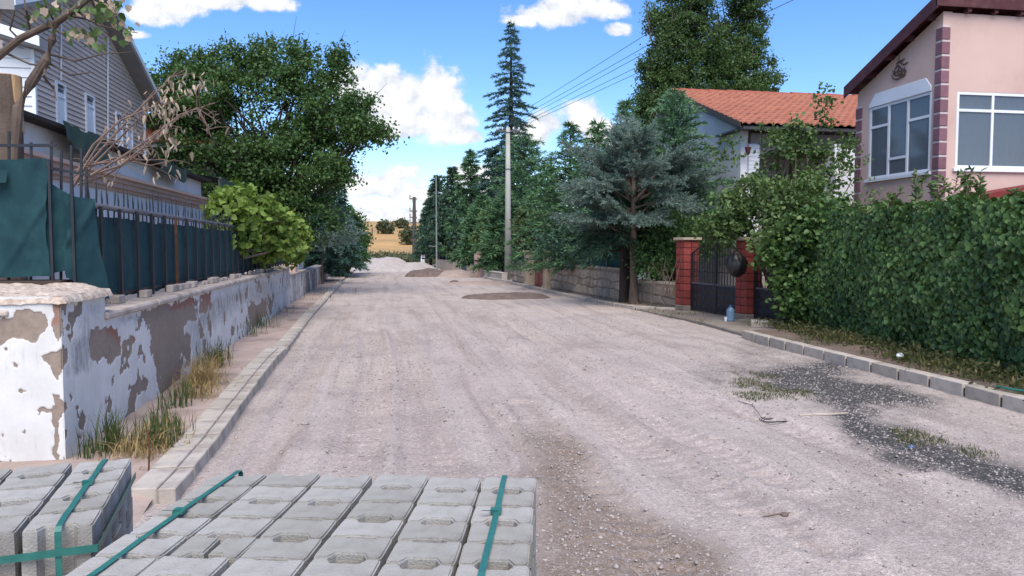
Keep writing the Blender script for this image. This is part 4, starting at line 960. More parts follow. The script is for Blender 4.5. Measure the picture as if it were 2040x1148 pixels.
# red clad columns and iron gates
G1, G2 = Vector((7.20, 17.30, 0)), Vector((7.56, 14.86, 0)); gd = (G2 - G1).normalized(); ga = math.atan2(gd.y, gd.x)
proto_q = {}
def red_column(c, h, label):
    t = thing('red_column', label, 'gate column', c, 'red clad gate columns', ga); w = .40
    box('plinth', (-w / 2 - .01, -w / 2 - .01, -.05), (w / 2 + .01, w / 2 + .01, .17), m_apron, t, True, .012)
    box('core', (-w / 2 + .012, -w / 2 + .012, .17), (w / 2 - .012, w / 2 - .012, h - .06), m_redjoint, t, True)
    n = int((h - .25) / .165); ch = (h - .25) / n
    if 'b' not in proto_q: proto_q['b'] = MB().box((-.094, -.094, 0), (.094, .094, ch - .014)).mesh('brick', m_redbrick, bevel=.008)
    for k in range(n):
        for sx in (-1, 1):
            for sy in (-1, 1):
                o = link('brick', proto_q['b'], t, True); o.location = (sx * .1005 + random.uniform(-.003, .003), sy * .1005 + random.uniform(-.003, .003), .18 + k * ch); o.rotation_euler = (0, 0, random.uniform(-.02, .02))
    box('cap', (-w / 2 - .05, -w / 2 - .05, h - .065), (w / 2 + .05, w / 2 + .05, h), m_pillar, t, True, .012); return t
red_column(G1, 1.80, 'red clad column on the left of the double iron gate')
red_column(G2, 1.78, 'red clad column with a black bin bag hung beside it')
def gate_leaf(parent, x0, x1, zt0, zt1, bow):
    """x0..x1 along the gate, top height from zt0 to zt1, curved"""
    n = 9; top = lambda f: zt0 + (zt1 - zt0) * (f ** bow)
    box('lower_panel', (x0 + .02, -.006, .10), (x1 - .02, .006, .70), m_iron, parent, True)
    for i in range(5):
        for j in range(3):
            xa = x0 + .05 + (x1 - x0 - .1) * i / 5; xb = x0 + .05 + (x1 - x0 - .1) * (i + 1) / 5; za = .13 + .19 * j; 
            MB().add([(xa + .01, -.007, za), (xb - .01, -.007, za), (xb - .01, -.007, za + .17), (xa + .01, -.007, za + .17), ((xa + xb) / 2, -.032, za + .085)], [(0, 1, 4), (1, 2, 4), (2, 3, 4), (3, 0, 4)]).build('boss', m_iron, parent, True)
    for xx, f in ((x0, 0), (x1, 1)): MB().bar((xx, 0, .06), (xx, 0, top(f)), .045).build('stile', m_iron, parent, True)
    for zz in (.09, .72): MB().bar((x0, 0, zz), (x1, 0, zz), .035).build('rail', m_steel if zz > .5 else m_iron, parent, True)
    MB().bar((x0, -.0, 1.0), (x1, 0, 1.0), .02).build('rail', m_iron, parent, True)
    MB().tube([(x0 + (x1 - x0) * k / 10, 0, top(k / 10)) for k in range(11)], .02, 6).build('top_rail', m_iron, parent, True)
    for k in range(1, n):
        f = k / n; x = x0 + (x1 - x0) * f; MB().bar((x, 0, .73), (x, 0, top(f)), .014).build('bar', m_iron, parent, True)
        if k % 2: MB().tube([(x + .045 * math.sin(a_) * (1 if a_ < 6.28 else .6), .0, 1.12 + k * .02 + .06 * (1 - math.cos(a_)) ) for a_ in np.linspace(0, 6.0, 10)], .006, 4).build('scroll', m_iron, parent, True)
gt = thing('iron_gate', 'black double iron gate with solid embossed lower panels', 'gate', G1, None, ga); Lg = (G2 - G1).length
gate_leaf(gt, .22, Lg / 2 - .02, 1.42, 1.86, 1.0); gate_leaf(gt, Lg / 2 + .02, Lg - .22, 1.86, 1.42, 1.0)
sg_ = thing('iron_gate', 'black single side gate between red column and hedge', 'gate', G2, None, ga + .05); gate_leaf(sg_, .23, 1.55, 1.5, 1.5, 1)
# bin bag, bottle, cup
c = pt(1466, 528, 15.45); t = thing('bin_bag', 'full black bin bag hanging beside the second red column', 'bin bag', c)
u = np.linspace(0, 2 * np.pi, 40); v = np.linspace(0, 1, 30); U, Vv = np.meshgrid(u, v)
rr = .21 * np.sin(np.pi * np.clip(Vv, .02, .97)) ** .5 * (.92 + .16 * (1 - Vv)) * (1 + .55 * (fbm(np.cos(U) * 2 + 5, np.sin(U) * 2 + 5, Vv * 2.4, 7, 4) - .5) + .05 * np.sin(U * 11 + Vv * 3) * Vv)
link('sack', grid_mesh('sack', c.x + rr * np.cos(U), c.y + rr * np.sin(U), c.z - .25 + .52 * Vv, m_bag), t)
MB().tube([c + Vector((0, 0, .27)), c + Vector((.02, 0, .33)), c + Vector((.08, .1, .40))], [.045, .02, .012], 7).build('knot', m_bag, t)
c = gnd(1455, 640, apz); t = thing('water_bottle', 'large clear blue water bottle standing before the iron gate', 'water bottle', c)
prof = [(0, .078), (.012, .086), (.05, .086), (.06, .082), (.07, .086), (.11, .086), (.12, .082), (.13, .086), (.17, .086), (.18, .082), (.19, .086), (.225, .084), (.26, .066), (.285, .034), (.30, .026)]
MB().tube([c + Vector((0, 0, z)) for z, r in prof], [r for z, r in prof], 18).build('body', m_bottle, t, smooth=True)
MB().tube([c + Vector((0, 0, .298)), c + Vector((0, 0, .335))], [.033, .032], 14).build('cap', m_bluep, t)
MB().tube([c + Vector((-.03, -.03, .30)), c + Vector((-.075, -.04, .285)), c + Vector((-.08, -.045, .25))], .006, 5).build('handle', m_bluep, t)
c = gnd(1446, 640, apz); tag(MB().tube([c, c + Vector((0, 0, .085))], [.028, .038], 12).build('paper_cup', m_white), 'small white cup standing left of the blue water bottle', 'cup')
# white glimpse of the neighbour's porch window behind the low wall is part of the house below

# ================================================================== TERRACOTTA ROOF HOUSE
TX = 9.5; rdg, eav = at_x(1336, 184, TX), at_x(1478, 249, TX)
th = thing('tiled_house', 'white house with orange terracotta tile roof and shaded porch', 'house', (TX + 4, eav.y + 3, 0))
slope = (rdg.z - eav.z) / (rdg.y - eav.y); yb = 2 * rdg.y - eav.y
wy = eav.y + .55
MB().prism([(TX + .25, wy, 0), (TX + .25, yb - .5, 0), (TX + .25, yb - .5, eav.z + .1), (TX + .25, rdg.y, rdg.z - .16), (TX + .25, wy, eav.z + .06)], (.22, 0, 0)).build('gable_wall', m_wplaster, th)
box('front_wall', (TX + .5, wy + 1.3, 0), (TX + 11, wy + 1.5, eav.z + .2), m_porch, th)
box('back_wall', (TX + .5, yb - .7, 0), (TX + 11, yb - .5, eav.z), m_wplaster, th)
box('porch_beam', (TX + .55, wy - .02, eav.z - .42), (TX + 11, wy + .2, eav.z - .12), m_greyfascia, th, bevel=.01)
box('soffit', (TX + .05, eav.y + .06, eav.z - .07), (TX + 11, wy + 1.3, eav.z - .03), m_gutter, th)
box('gutter', (TX + .02, eav.y - .06, eav.z - .13), (TX + 11, eav.y + .045, eav.z - .02), m_gutter, th, bevel=.02)
for x in (TX + .48, TX + 4.4, TX + 8.2): box('porch_post', (x, wy - .04, 0), (x + .26, wy + .22, eav.z - .42), m_wsiding, th, bevel=.008)
z = .4
while z < eav.z - .5:
    box('post_board', (TX + .46, wy - .06, z), (TX + .78, wy - .045, z + .10), m_white, th); z += .115
arch = MB(); 
for k in range(1):
    x0, x1, zt = TX + .75, TX + 4.4, eav.z - .42
    arch.prism([(x0, wy + .02, zt), (x0, wy + .02, zt - .55), (x0 + .08, wy + .02, zt - .42), (x0 + .3, wy + .02, zt - .2), (x0 + .45, wy + .02, zt - .14), (x1 - .45, wy + .02, zt - .14), (x1 - .3, wy + .02, zt - .2), (x1 - .08, wy + .02, zt - .42), (x1, wy + .02, zt - .55), (x1, wy + .02, zt)], (0, .14, 0))
arch.build('porch_arch', m_greyfascia, th)
for (xa, xb, za, zc) in ((TX + 1.9, TX + 2.9, 0.2, 2.5), (TX + 4.7, TX + 6.2, 1.0, 2.9)):
    wn = MB(); y0 = wy + 1.29
    wn.box((xa, y0 - .05, za), (xa + .07, y0, zc)).box((xb - .07, y0 - .05, za), (xb, y0, zc)).box((xa + .07, y0 - .05, zc - .07), (xb - .07, y0, zc)).box((xa + .07, y0 - .05, za), (xb - .07, y0, za + .07)).box(((xa + xb) / 2 - .03, y0 - .05, za + .07), ((xa + xb) / 2 + .03, y0, zc - .07))
    wo = wn.build('window', m_white, th); box('pane', (xa + .07, y0 - .025, za + .07), (xb - .07, y0 - .02, zc - .07), m_glass, wo)
wallp = at_x(1700, 410, TX + 4); box('side_wing', (TX + 2.75, wy - .55, 0), (TX + 3.6, wy - .1, eav.z - .45), m_wplaster, th)
lp = pt(1490, 300, eav.y + 1.4); MB().tube([lp + Vector((0, 0, .35)), lp + Vector((0, 0, .1)), lp + Vector((0, 0, .09)), lp + Vector((0, 0, -.08)), lp + Vector((0, 0, -.12))], [.01, .012, .09, .06, .02], 8).build('porch_lamp', m_maroon, th)
sl = (rdg - eav).length; ny = 17; vy = Vector((0, rdg.y - eav.y, rdg.z - eav.z)) / ny
MB().prism([(TX, eav.y, eav.z - .02), (TX, rdg.y, rdg.z - .02), (TX, yb, eav.z - .02), (TX, yb, eav.z - .14), (TX, rdg.y, rdg.z - .16), (TX, eav.y, eav.z - .14)], (11, 0, 0)).build('roof_deck', m_gutter, th)
tiles('roof_tiles', th, (TX - .06, eav.y - .08, eav.z + .02), (.235, 0, 0), vy, 47, ny, m_tile, .06, .04)
tiles('roof_tiles', th, (TX - .06 + 47 * .235, yb, eav.z + .02), (-.235, 0, 0), Vector((0, -(yb - rdg.y), rdg.z - eav.z)) / ny, 47, ny, m_tile)
cap_me = MB().tube([(0, 0, 0), (.36, 0, .0)], [.10, .085], 8).mesh('ridge_tile', m_tile2)
for k in range(32): o = link('ridge_tile', cap_me, th); o.location = (TX + k * .335, rdg.y, rdg.z + .05 + random.uniform(-.012, .012))
MB().prism([(TX - .07, eav.y - .02, eav.z - .05), (TX - .07, rdg.y, rdg.z - .05), (TX - .07, rdg.y, rdg.z + .08), (TX - .07, eav.y - .02, eav.z + .08)], (.03, 0, 0)).build('barge_board', m_polewood, th)

# ================================================================== PINK HOUSE
QX = 11.0; cn = at_x(1871, 300, QX); QY = cn.y
ph = thing('pink_house', 'pink house with plum quoins and large white framed windows', 'house', (QX + 3, QY + 2, 0))
OH = .24
apx, lowp = at_x(1864, 0, QX - OH), at_x(1683, 180, QX - OH)
rs = (apx.z - lowp.z) / (apx.y - lowp.y); 
def rfz(y): return apx.z + rs * (y - apx.y)
fy = at_x(1706, 300, QX).y
wp, wq = at_x(1852, 343, QX), at_x(1729, 357, QX); zs = (wp.z + wq.z) / 2; ztop = at_x(1851, 183, QX).z
wt = lambda y: rfz(y) - .16
for a_, b_ in ((QY, wp.y), (wq.y, fy)): MB().prism([(QX, a_, 0), (QX, b_, 0), (QX, b_, wt(b_)), (QX, a_, wt(a_))], (.2, 0, 0)).build('street_wall', m_pink, ph)
MB().prism([(QX, wp.y, 0), (QX, wq.y, 0), (QX, wq.y, zs), (QX, wp.y, zs)], (.2, 0, 0)).build('street_wall', m_pink, ph)
MB().prism([(QX, wp.y, ztop), (QX, wq.y, ztop), (QX, wq.y, wt(wq.y)), (QX, wp.y, wt(wp.y))], (.2, 0, 0)).build('street_wall', m_pink, ph)
fxl = at_y(1903, 300, QY); zs2 = at_y(1903, 335, QY).z; zt2 = at_y(1903, 182, QY).z; W2 = (at_y(1975, 300, QY).x - fxl.x) * 4; fx0, fx1 = fxl.x, fxl.x + W2; ft_ = rfz(QY) - .18
for xa, xb, za, zb in ((QX + .2, fx0, 0, ft_), (fx1, QX + 8, 0, ft_), (fx0, fx1, 0, zs2), (fx0, fx1, zt2, ft_)): box('front_wall', (xa, QY, za), (xb, QY + .2, zb), m_pink, ph)
box('floor_slab', (QX + .2, QY + .2, 2.5), (QX + 8, fy - .2, 2.6), m_shade, ph); box('room_wall', (QX + 2.4, QY + .2, 2.6), (QX + 2.5, fy - .2, 6), m_porch, ph)  # slab coloured near-black to imitate the unlit room
box('far_wall', (QX + .201, fy - .2, 0), (QX + 8, fy, rfz(fy) - .18), m_pink, ph)
ry0, ry1 = apx.y - .05, lowp.y
MB().prism([(QX - OH, ry0, rfz(ry0) - .02), (QX - OH, ry1, rfz(ry1) - .02), (QX - OH, ry1, rfz(ry1) + .05), (QX - OH, ry0, rfz(ry0) + .05)], (9, 0, 0)).build('roof', m_maroon, ph)
MB().prism([(QX - OH - .03, ry0 - .03, rfz(ry0) - .19), (QX - OH - .03, ry1, rfz(ry1) - .19), (QX - OH - .03, ry1, rfz(ry1) + .07), (QX - OH - .03, ry0 - .03, rfz(ry0) + .07)], (.03, 0, 0)).build('barge_board', m_maroon, ph)
MB().prism([(QX - OH - .03, ry0 - .035, rfz(ry0) - .15), (QX + 8.6, ry0 - .035, rfz(ry0) - .15), (QX + 8.6, ry0 - .035, rfz(ry0) + .075), (QX - OH - .03, ry0 - .035, rfz(ry0) + .075)], (0, .03, 0)).build('fascia', m_maroon, ph)
for k in range(5):
    y = QY + .25 + k * .62
    if y < ry1: MB().bar((QX - OH + .05, y, rfz(y) - .11), (QX + .02, y, rfz(y) - .11), .09, .12).build('rafter_tail', m_maroon, ph)
for k in range(12): x = QX + .5 + k * .6; MB().bar((x, ry0 + .01, rfz(QY) - .12), (x, QY + .02, rfz(QY) - .14), .08, .10).build('rafter_tail', m_maroon, ph)
z = .3; qh = .285; t_ = .03
while z < rfz(QY) - .5:
    MB().prism([(QX - t_, QY - t_, z), (QX + .15, QY - t_, z), (QX + .15, QY - .002, z), (QX - .002, QY - .002, z), (QX - .002, QY + .16, z), (QX - t_, QY + .16, z)], (0, 0, qh - .045)).build('quoin', m_quoin, ph, bevel=.006)
    MB().prism([(QX - .016, QY - .016, z + qh - .043), (QX + .145, QY - .016, z + qh - .043), (QX + .145, QY - .002, z + qh - .043), (QX - .002, QY - .002, z + qh - .043), (QX - .002, QY + .155, z + qh - .043), (QX - .016, QY + .155, z + qh - .043)], (0, 0, .040)).build('quoin_joint', m_whiteline, ph)
    if z < rfz(fy) - .6:
        box('quoin', (QX - t_, fy - .2, z), (QX - .002, fy + .02, z + qh - .045), m_quoin, ph, bevel=.006); box('quoin_joint', (QX - .016, fy - .195, z + qh - .043), (QX - .002, fy + .015, z + qh - .003), m_whiteline, ph)
    z += qh
def win(name, parent, o, u, n, W, Hh, cols, curtain=True, f=.055):
    """o lower-left, u along, n outward; cols: list of (width fraction, [row splits as fractions])"""
    o, u, n = Vector(o), Vector(u), Vector(n); zv = Vector((0, 0, 1))
    def fbox(mb, a, b, c, d, y0, y1): 
        P = [o + u * x + zv * z + n * y0 for x, z in ((a, c), (b, c), (b, d), (a, d))]; mb.prism(P, n * (y1 - y0))
    mb = MB(); xs_ = [0]
    for wf, _ in cols: xs_.append(xs_[-1] + wf * W)
    for i, x in enumerate(xs_): fbox(mb, max(0, x - f / 2) if 0 < i < len(xs_) - 1 else (0 if i == 0 else W - f), (f if i == 0 else (x + f / 2 if i < len(xs_) - 1 else W)), 0, Hh, .0, .05)
    for i, (wf, sp_) in enumerate(cols):
        for s in [0, 1] + list(sp_):
            zc = f / 2 if s == 0 else (Hh - f / 2 if s == 1 else s * Hh)
            a = f if i == 0 else xs_[i] + f / 2; b = W - f if i == len(cols) - 1 else xs_[i + 1] - f / 2
            fbox(mb, a, b, zc - f / 2, zc + f / 2, .001, .047)
    wo = mb.build('window', m_white, parent)
    for i, (wf, sp_) in enumerate(cols):
        r = [0] + sorted(sp_) + [1]
        for a, b in zip(r, r[1:]):
            g = MB(); fbox(g, xs_[i] + f * .4, xs_[i + 1] - f * .4, a * Hh + f * .4, b * Hh - f * .4, .018, .024); g.build('pane', m_glass, wo)
    nn = 120; sx = np.linspace(.05, W - .05, nn); dp = -.10 + .022 * np.sin(sx * 38 + 3 * fbm(sx * 2, sx * 0, 0, 3, 2)); top = Hh - .05
    V = [tuple(o + u * float(x) + n * float(d) + zv * z) for z in (.04, top) for x, d in zip(sx, dp)]
    if curtain: link('curtain', npm('curtain', np.array(V), np.array([(i, i + 1, nn + i + 1, nn + i) for i in range(nn - 1)]), m_curtain, True), wo)
    g = MB(); fbox(g, -.06, W + .06, -.07, -.006, .052, .11); g.build('sill', m_white, wo); return wo
win('window', ph, (QX + .05, wq.y - .003, zs + .003), (0, -1, 0), (-1, 0, 0), wq.y - wp.y - .006, ztop - zs - .006, [(.335, [.72]), (.31, [.24]), (.355, [.70])])
zar = at_x(1836, 159, QX).z
MB().prism([(QX - .03, wp.y, ztop), (QX - .03, wq.y, ztop), (QX - .03, wq.y, ztop + .06), (QX - .03, wq.y - .22, zar), (QX - .03, wp.y + .16, zar), (QX - .03, wp.y, ztop + .10)], (.027, 0, 0)).build('window_head', m_white, ph, bevel=.01)
win('window', ph, (fx0 + .003, QY + .05, zs2 + .003), (1, 0, 0), (0, -1, 0), W2 - .006, zt2 - zs2 - .006, [(.25, [.76])] * 4)
# maroon canopy below the front window
r0, r1 = at_y(1962, 386, QY - .9), at_y(2045, 344, QY - .9)
s_ = (r1.z - r0.z) / (r1.x - r0.x); MB().prism([(r0.x, QY - 1.0, r0.z), (r0.x + 5, QY - 1.0, r0.z + s_ * 1.6 + .05), (r0.x + 5, QY - 1.0, r0.z - 1.2), (r0.x, QY - 1.0, r0.z - .9)], (0, .9, 0)).build('stair_parapet', m_redpanel, ph)
# metal wall ornament: sweeping script-like strokes
oc = at_x(1790, 140, QX - .03); om = MB()
def stroke(pts, r=.017): om.tube([(QX - .03, oc.y - (x * .0145), oc.z + y * .0145) for x, y in pts], [r * (.5 + .5 * math.sin(math.pi * (i + .6) / len(pts))) for i in range(len(pts))], 5)
stroke([(-16, -4), (-12, -10), (-4, -13), (4, -12), (8, -7), (6, -2), (1, -2), (-1, -6), (3, -10)]); stroke([(-14, 2), (-8, -3), (-2, -1), (2, 4), (-3, 7), (-8, 4), (-10, -6)])
stroke([(2, 14), (6, 8), (12, 5), (20, 7)]); stroke([(-2, 8), (4, 2), (11, -2), (12, -9), (7, -13)]); stroke([(-6, 10), (0, 12), (6, 12), (12, 14)]); stroke([(-1, 26), (0, 20), (-1, 14), (-3, 10)], .007); stroke([(-13, -2), (-6, -7), (0, -8), (6, -5)]); stroke([(9, -12), (14, -10), (16, -4), (12, 1)])
tag(om.build('wall_ornament', m_brass), 'dark metal calligraphic ornament on the pink gable wall', 'wall ornament')

# ================================================================== POLES AND CABLES
c = gnd(1012, 560); t = thing('lamp_pole', 'tall grey concrete utility pole beside the short stone wall', 'utility pole', c); top = pt(1005, 257, (c - Vector((0, 0, EYE))).dot(FWD)); hp_ = top.z
MB().tube([c, c + Vector((0, 0, hp_))], [.165, .095], 12).build('shaft', m_concpole, t, smooth=True)
for z in (hp_ - 1.9, hp_ - .25): MB().tube([c + Vector((0, 0, z)), c + Vector((0, 0, z + .05))], .125 if z < hp_ - 1 else .11, 12).build('band', m_steel, t)
MB().bar(c + Vector((-.55, .05, hp_ - .15)), c + Vector((.55, -.05, hp_ - .15)), .07).build('crossarm', m_steel, t)
ins = []
for k in range(5):
    p = c + Vector((-.5 + .25 * k, .05 - .025 * k, hp_ - .10)); MB().tube([p, p + Vector((0, 0, .05)), p + Vector((0, 0, .1)), p + Vector((0, 0, .13))], [.02, .04, .03, .015], 7).build('insulator', m_white, t); ins.append(p + Vector((0, 0, .12)))
ends = [(1440, -2), (1400, -2), (1418, -2), (1495, -2), (1530, -2)]
ends = [(1290, 60), (1345, 52), (1370, 52), (1420, 52), (1455, 52)]
for k, (ex, ey) in enumerate(ends):
    b0 = ins[k]; m_ = pt(ex, ey, 22.0); far = b0 + (m_ - b0) * 2.4; pts = []
    for i in range(25): f = i / 24; q = b0.lerp(far, f); q.z -= .0 + .35 * 4 * f * (1 - f) * .3; pts.append(q)
    tag(MB().tube(pts, .009, 4, False).build('power_cable', m_wire), ['uppermost thin black power cable rising from the concrete pole', 'second overhead power cable counted from the top', 'middle overhead power cable of the five', 'fourth overhead power cable counted from the top', 'lowest overhead power cable passing nearest the orange tiled roof'][k], 'cable', 'power cables strung from the concrete pole')
c = gnd(826, 520); d = (c - Vector((0, 0, EYE))).dot(FWD); top = pt(824, 393, d)
t = thing('power_pole', 'far dark power pole with insulator brackets by the field', 'utility pole', c)
MB().tube([c, Vector((c.x, c.y, top.z))], [.26, .17], 8).build('shaft', m_polewood, t)
for k, z in enumerate((.97, .78, .68, .6)):
    zz = top.z * z; MB().bar((c.x - .5, c.y, zz), (c.x + .3, c.y, zz), .12).build('bracket', m_steel, t); MB().tube([(c.x - .45, c.y, zz), (c.x - .45, c.y, zz + .4)], .1, 6).build('insulator', m_concpole, t)
c = gnd(870, 541); d = (c - Vector((0, 0, EYE))).dot(FWD); top = pt(868, 352, d)
t = thing('lamp_pole', 'slim pale pole in front of the far dark conifers', 'utility pole', c); MB().tube([c, Vector((c.x, c.y, top.z))], [.055, .035], 9).build('shaft', m_steelpost, t)
MB().tube([c + Vector((0, 0, 1.55)), c + Vector((-.5, -.2, 1.6))], .03, 5).build('bracket', m_steelpost, t)
c = gnd(742, 512); c = Vector((c.x * 1.3, c.y * 1.3, float(0))); d = (c - Vector((0, 0, EYE))).dot(FWD); top = pt(741, 455, d)
t = thing('field_post', 'thin dark post standing alone before the golden field', 'post', c); MB().tube([c, Vector((c.x, c.y, top.z))], [.16, .12], 6).build('shaft', m_polewood, t); MB().tube([Vector((c.x, c.y, top.z)), Vector((c.x, c.y, top.z + .1))], [.18, .1], 6).build('cap', m_polewood, t)

# ================================================================== HEDGE
HP = [Vector((7.92, 13.35, 0)), Vector((7.55, 10.2, 0)), Vector((7.26, 7.6, 0)), Vector((7.05, 4.6, 0))]
def hedge_pt(s):
    L = [(b - a).length for a, b in zip(HP, HP[1:])]; tot = sum(L); s = s * tot
    for (a, b), l in zip(zip(HP, HP[1:]), L):
        if s <= l: return a.lerp(b, s / l)
        s -= l
    return HP[-1]
n = 88000; s = RNG.random(n); zone = RNG.random(n); z = RNG.random(n) ** .9
HB = np.array([tuple(hedge_pt(t)) for t in np.linspace(0, 1, 200)]); si = s * 199; lo = np.clip(si.astype(int), 0, 198); base = HB[lo] + (HB[lo + 1] - HB[lo]) * (si - lo)[:, None]
out = np.array((-.986, -.165, 0)) * 1.0; TOPZ = 2.22
topz = TOPZ - .22 * s + (fbm(s * 14, s * 0, 0, 201, 3) - .5) * .16
bul = (fbm(s * 22, z * 5, 0, 203, 4) - .5) * .30 + .16 * np.sin(np.clip(z, 0, 1) * math.pi)
P = base + out * (bul[:, None] + RNG.normal(size=(n, 1)) * .035); P[:, 2] = .05 + z * topz
N = np.tile(out, (n, 1)) + np.array((0, 0, .40)) + rdir(n) * .42; T = np.array((0, 0, -1.0)) + rdir(n) * .6
tp = zone > .74                                                  # top of the hedge
w_ = RNG.random(n); Pt = base - out * (w_ * 1.25)[:, None]; Pt[:, 2] = topz + (fbm(s * 30, w_ * 4, 0, 205, 3) - .5) * .18 + RNG.random(n) ** 3 * .08
P = np.where(tp[:, None], Pt, P); N = np.where(tp[:, None], np.array((0, 0, 1.0)) + rdir(n) * .7, N); T = np.where(tp[:, None], rdir(n), T)
m2 = 12000; z2 = RNG.random(m2); w2 = RNG.random(m2); a2 = HB[0]                                   # rounded far end over the side gate
Pe = a2 - out * (w2 * 1.2)[:, None] + np.array((.11, 1, 0)) * ((.22 + .30 * np.sin(z2 * 3.0) + (fbm(w2 * 4, z2 * 6, 0, 207, 3) - .5) * .6) * (.3 + .9 * z2))[:, None]; Pe[:, 2] = .08 + z2 * 2.45
P = np.concatenate([P, Pe]); N = np.concatenate([N, np.array((-.5, .8, .4)) + rdir(m2) * .6]); T = np.concatenate([T, np.array((0, 0, -1.0)) + rdir(m2) * .7])
hd = thing('ivy_hedge', 'tall dense dark green ivy hedge along the right kerb', 'hedge', (8.2, 9, 0))
l = .076 * (.40 + .8 * RNG.random(len(P))); V, F = leaves6(P, T, N, l, l * .92); link('foliage', npm('foliage', V, F, l_ivy), hd)
core = MB(); prev = None
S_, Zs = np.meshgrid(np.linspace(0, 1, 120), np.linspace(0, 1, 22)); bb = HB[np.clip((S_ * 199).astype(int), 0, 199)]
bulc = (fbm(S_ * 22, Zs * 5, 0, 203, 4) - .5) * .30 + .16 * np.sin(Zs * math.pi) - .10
link('dark_inner_growth', grid_mesh('dark_inner_growth', bb[..., 0] + out[0] * bulc, bb[..., 1] + out[1] * bulc, Zs * (TOPZ - .12 - .22 * S_), m_barkd), hd)  # dark twig sheet; its colour also stands in for shade between leaves
MB().prism([tuple(hedge_pt(0) - Vector(out) * .15), tuple(hedge_pt(1) - Vector(out) * .15), tuple(hedge_pt(1) - Vector(out) * 1.2), tuple(hedge_pt(0) - Vector(out) * 1.2)], (0, 0, TOPZ - .34)).build('dark_stem_core', m_barkd, hd)  # solid dark core that closes the view through and darkens the gaps
# leafy shoots standing above the hedge
SHOOT = ['small leafy shoot above the hedge just right of the gap under the first window', 'leafy shoot above the hedge in front of the plum quoins', 'tall leafy shoot above the hedge left of the plum quoins', 'leafy shoot above the hedge just right of the quoin corner',
         'tallest bushy shoot below the left pane of the front window', 'short bushy shoot beside the maroon panel', 'low shoot in front of the maroon panel', 'lowest little shoot at the far end of the clipped hedge']
ns = 0
for (px, py0, py1, k) in [(1775, 402, 372, 3), (1868, 400, 352, 5), (1830, 400, 336, 5), (1905, 400, 345, 5), (1935, 398, 338, 6), (1960, 392, 352, 4), (2010, 396, 372, 4), (1720, 412, 395, 3)]:
    t = thing('leafy_shoot', SHOOT[ns], 'shoot', pt(px, py0 + 12, 11.2), 'leafy shoots above the hedge'); mb = MB(); Ps, Ts = [], []; ns += 1
    for q in range(k):
        a = pt(px + random.uniform(-14, 14), py0 + 14, 11.2 + random.uniform(-.3, .5)); b = pt(px + random.uniform(-26, 26), py1 + random.uniform(0, 18), 11.2); mb.tube([a, a.lerp(b, .5) + Vector((.02, 0, .02)), b], [.008, .006, .003], 4)
        for f in np.linspace(.12, 1, 15): Ps.append(tuple(a.lerp(b, f))); Ts.append((random.gauss(0, 1), random.gauss(0, .8), random.uniform(.0, 1.1)))
    Ps, Ts = np.array(Ps), np.array(Ts); l = .105 * (.6 + .6 * RNG.random(len(Ps))); V, F = leaves6(Ps, Ts, rdir(len(Ps), .8), l, l * .42)
    mb.build('stem', m_twig, t); link('foliage', npm('foliage', V, F, l_apple), t)
# sprawling creeper and small tree over the iron gate
def shrub(name, label, cat, base, lobes, nc, per, cr, L, W, mat, group=None, limbs=8, r0=.05, six=True, bark=m_bark, **kw):
    t = thing(name, label, cat, base, group); fo, C = foliage('foliage', lobes, nc, per, cr, L, W, mat, t, six=six, **kw)
    mb = MB(); branches(mb, base, C, limbs, r0); mb.build('trunk', bark, t); return t
gb = gnd(1575, 640); gb = Vector((8.25, 15.2, 0))
shrub('creeper', 'leafy yellow-green creeper spilling over the iron gate', 'creeper', gb, lobes_px([(1455, 425, 75, 48, 15.9), (1530, 400, 90, 55, 15.6), (1600, 400, 75, 60, 15.2), (1440, 455, 50, 35, 15.9), (1585, 450, 85, 70, 14.8), (1545, 480, 55, 50, 14.6), (1650, 420, 45, 40, 14.4)]), 270, 32, .17, .085, .055, l_apple, limbs=14, shell=.35)
shrub('creeper', 'dark ivy curtain hanging at the far end of the hedge', 'creeper', Vector((8.0, 14.1, 0)), lobes_px([(1592, 565, 45, 75, 14.1), (1610, 470, 60, 50, 14.0), (1562, 500, 34, 46, 14.2), (1660, 440, 40, 30, 13.6)]), 200, 34, .16, .085, .075, l_ivy, limbs=8, shell=.4)
st = shrub('small_tree', 'thin leafy garden tree in front of the orange tile roof', 'tree', Vector((9.2, 16.4, 0)), lobes_px([(1605, 330, 55, 50, 16.2), (1560, 290, 40, 34, 16.2), (1640, 290, 34, 55, 16.0), (1645, 215, 20, 42, 16.0), (1590, 262, 26, 24, 16.0), (1690, 300, 30, 45, 15.6), (1520, 345, 45, 35, 16.4), (1720, 380, 36, 16, 15.2), (1660, 355, 50, 36, 15.8), (1530, 260, 20, 16, 16.2), (1445, 300, 32, 36, 16.8)]), 125, 22, .17, .082, .055, l_apple, limbs=26, r0=.06, shell=.25)

# ================================================================== TREES ON THE RIGHT
def con(px, D, topy, wpx, mat, label, name='conifer', zb=0, **kw):
    b = pt(px, 490, D); b.z = zb; H = EYE + (490 - topy) / FPX * D * 1.003 - zb
    return conifer(name, label, b, H, wpx / FPX * D, mat, kw.pop('group', None), **kw)
con(1340, 21.6, 192, 128, l_cyp, 'tall feathery green conifer against the white gable wall', whorls=30, per=7, n_tw=11, n_need=19, rise=.7, droop=.35, cl=.20, cw=.028, spread=.13, tw=.5, power=.62, z0=.1)
con(1246, 23.5, 205, 108, l_cyp, 'narrow pointed green conifer with feathery leader left of the feathery one', whorls=28, per=6, n_tw=10, n_need=18, rise=.6, droop=.35, cl=.20, cw=.03, spread=.13, tw=.5, power=.8)
con(1190, 25.5, 250, 120, l_pine, 'mid green conifer directly behind the blue cedar', whorls=24, per=6, n_tw=10, n_need=17, rise=.5, droop=.4, cl=.22, cw=.034, power=.8)
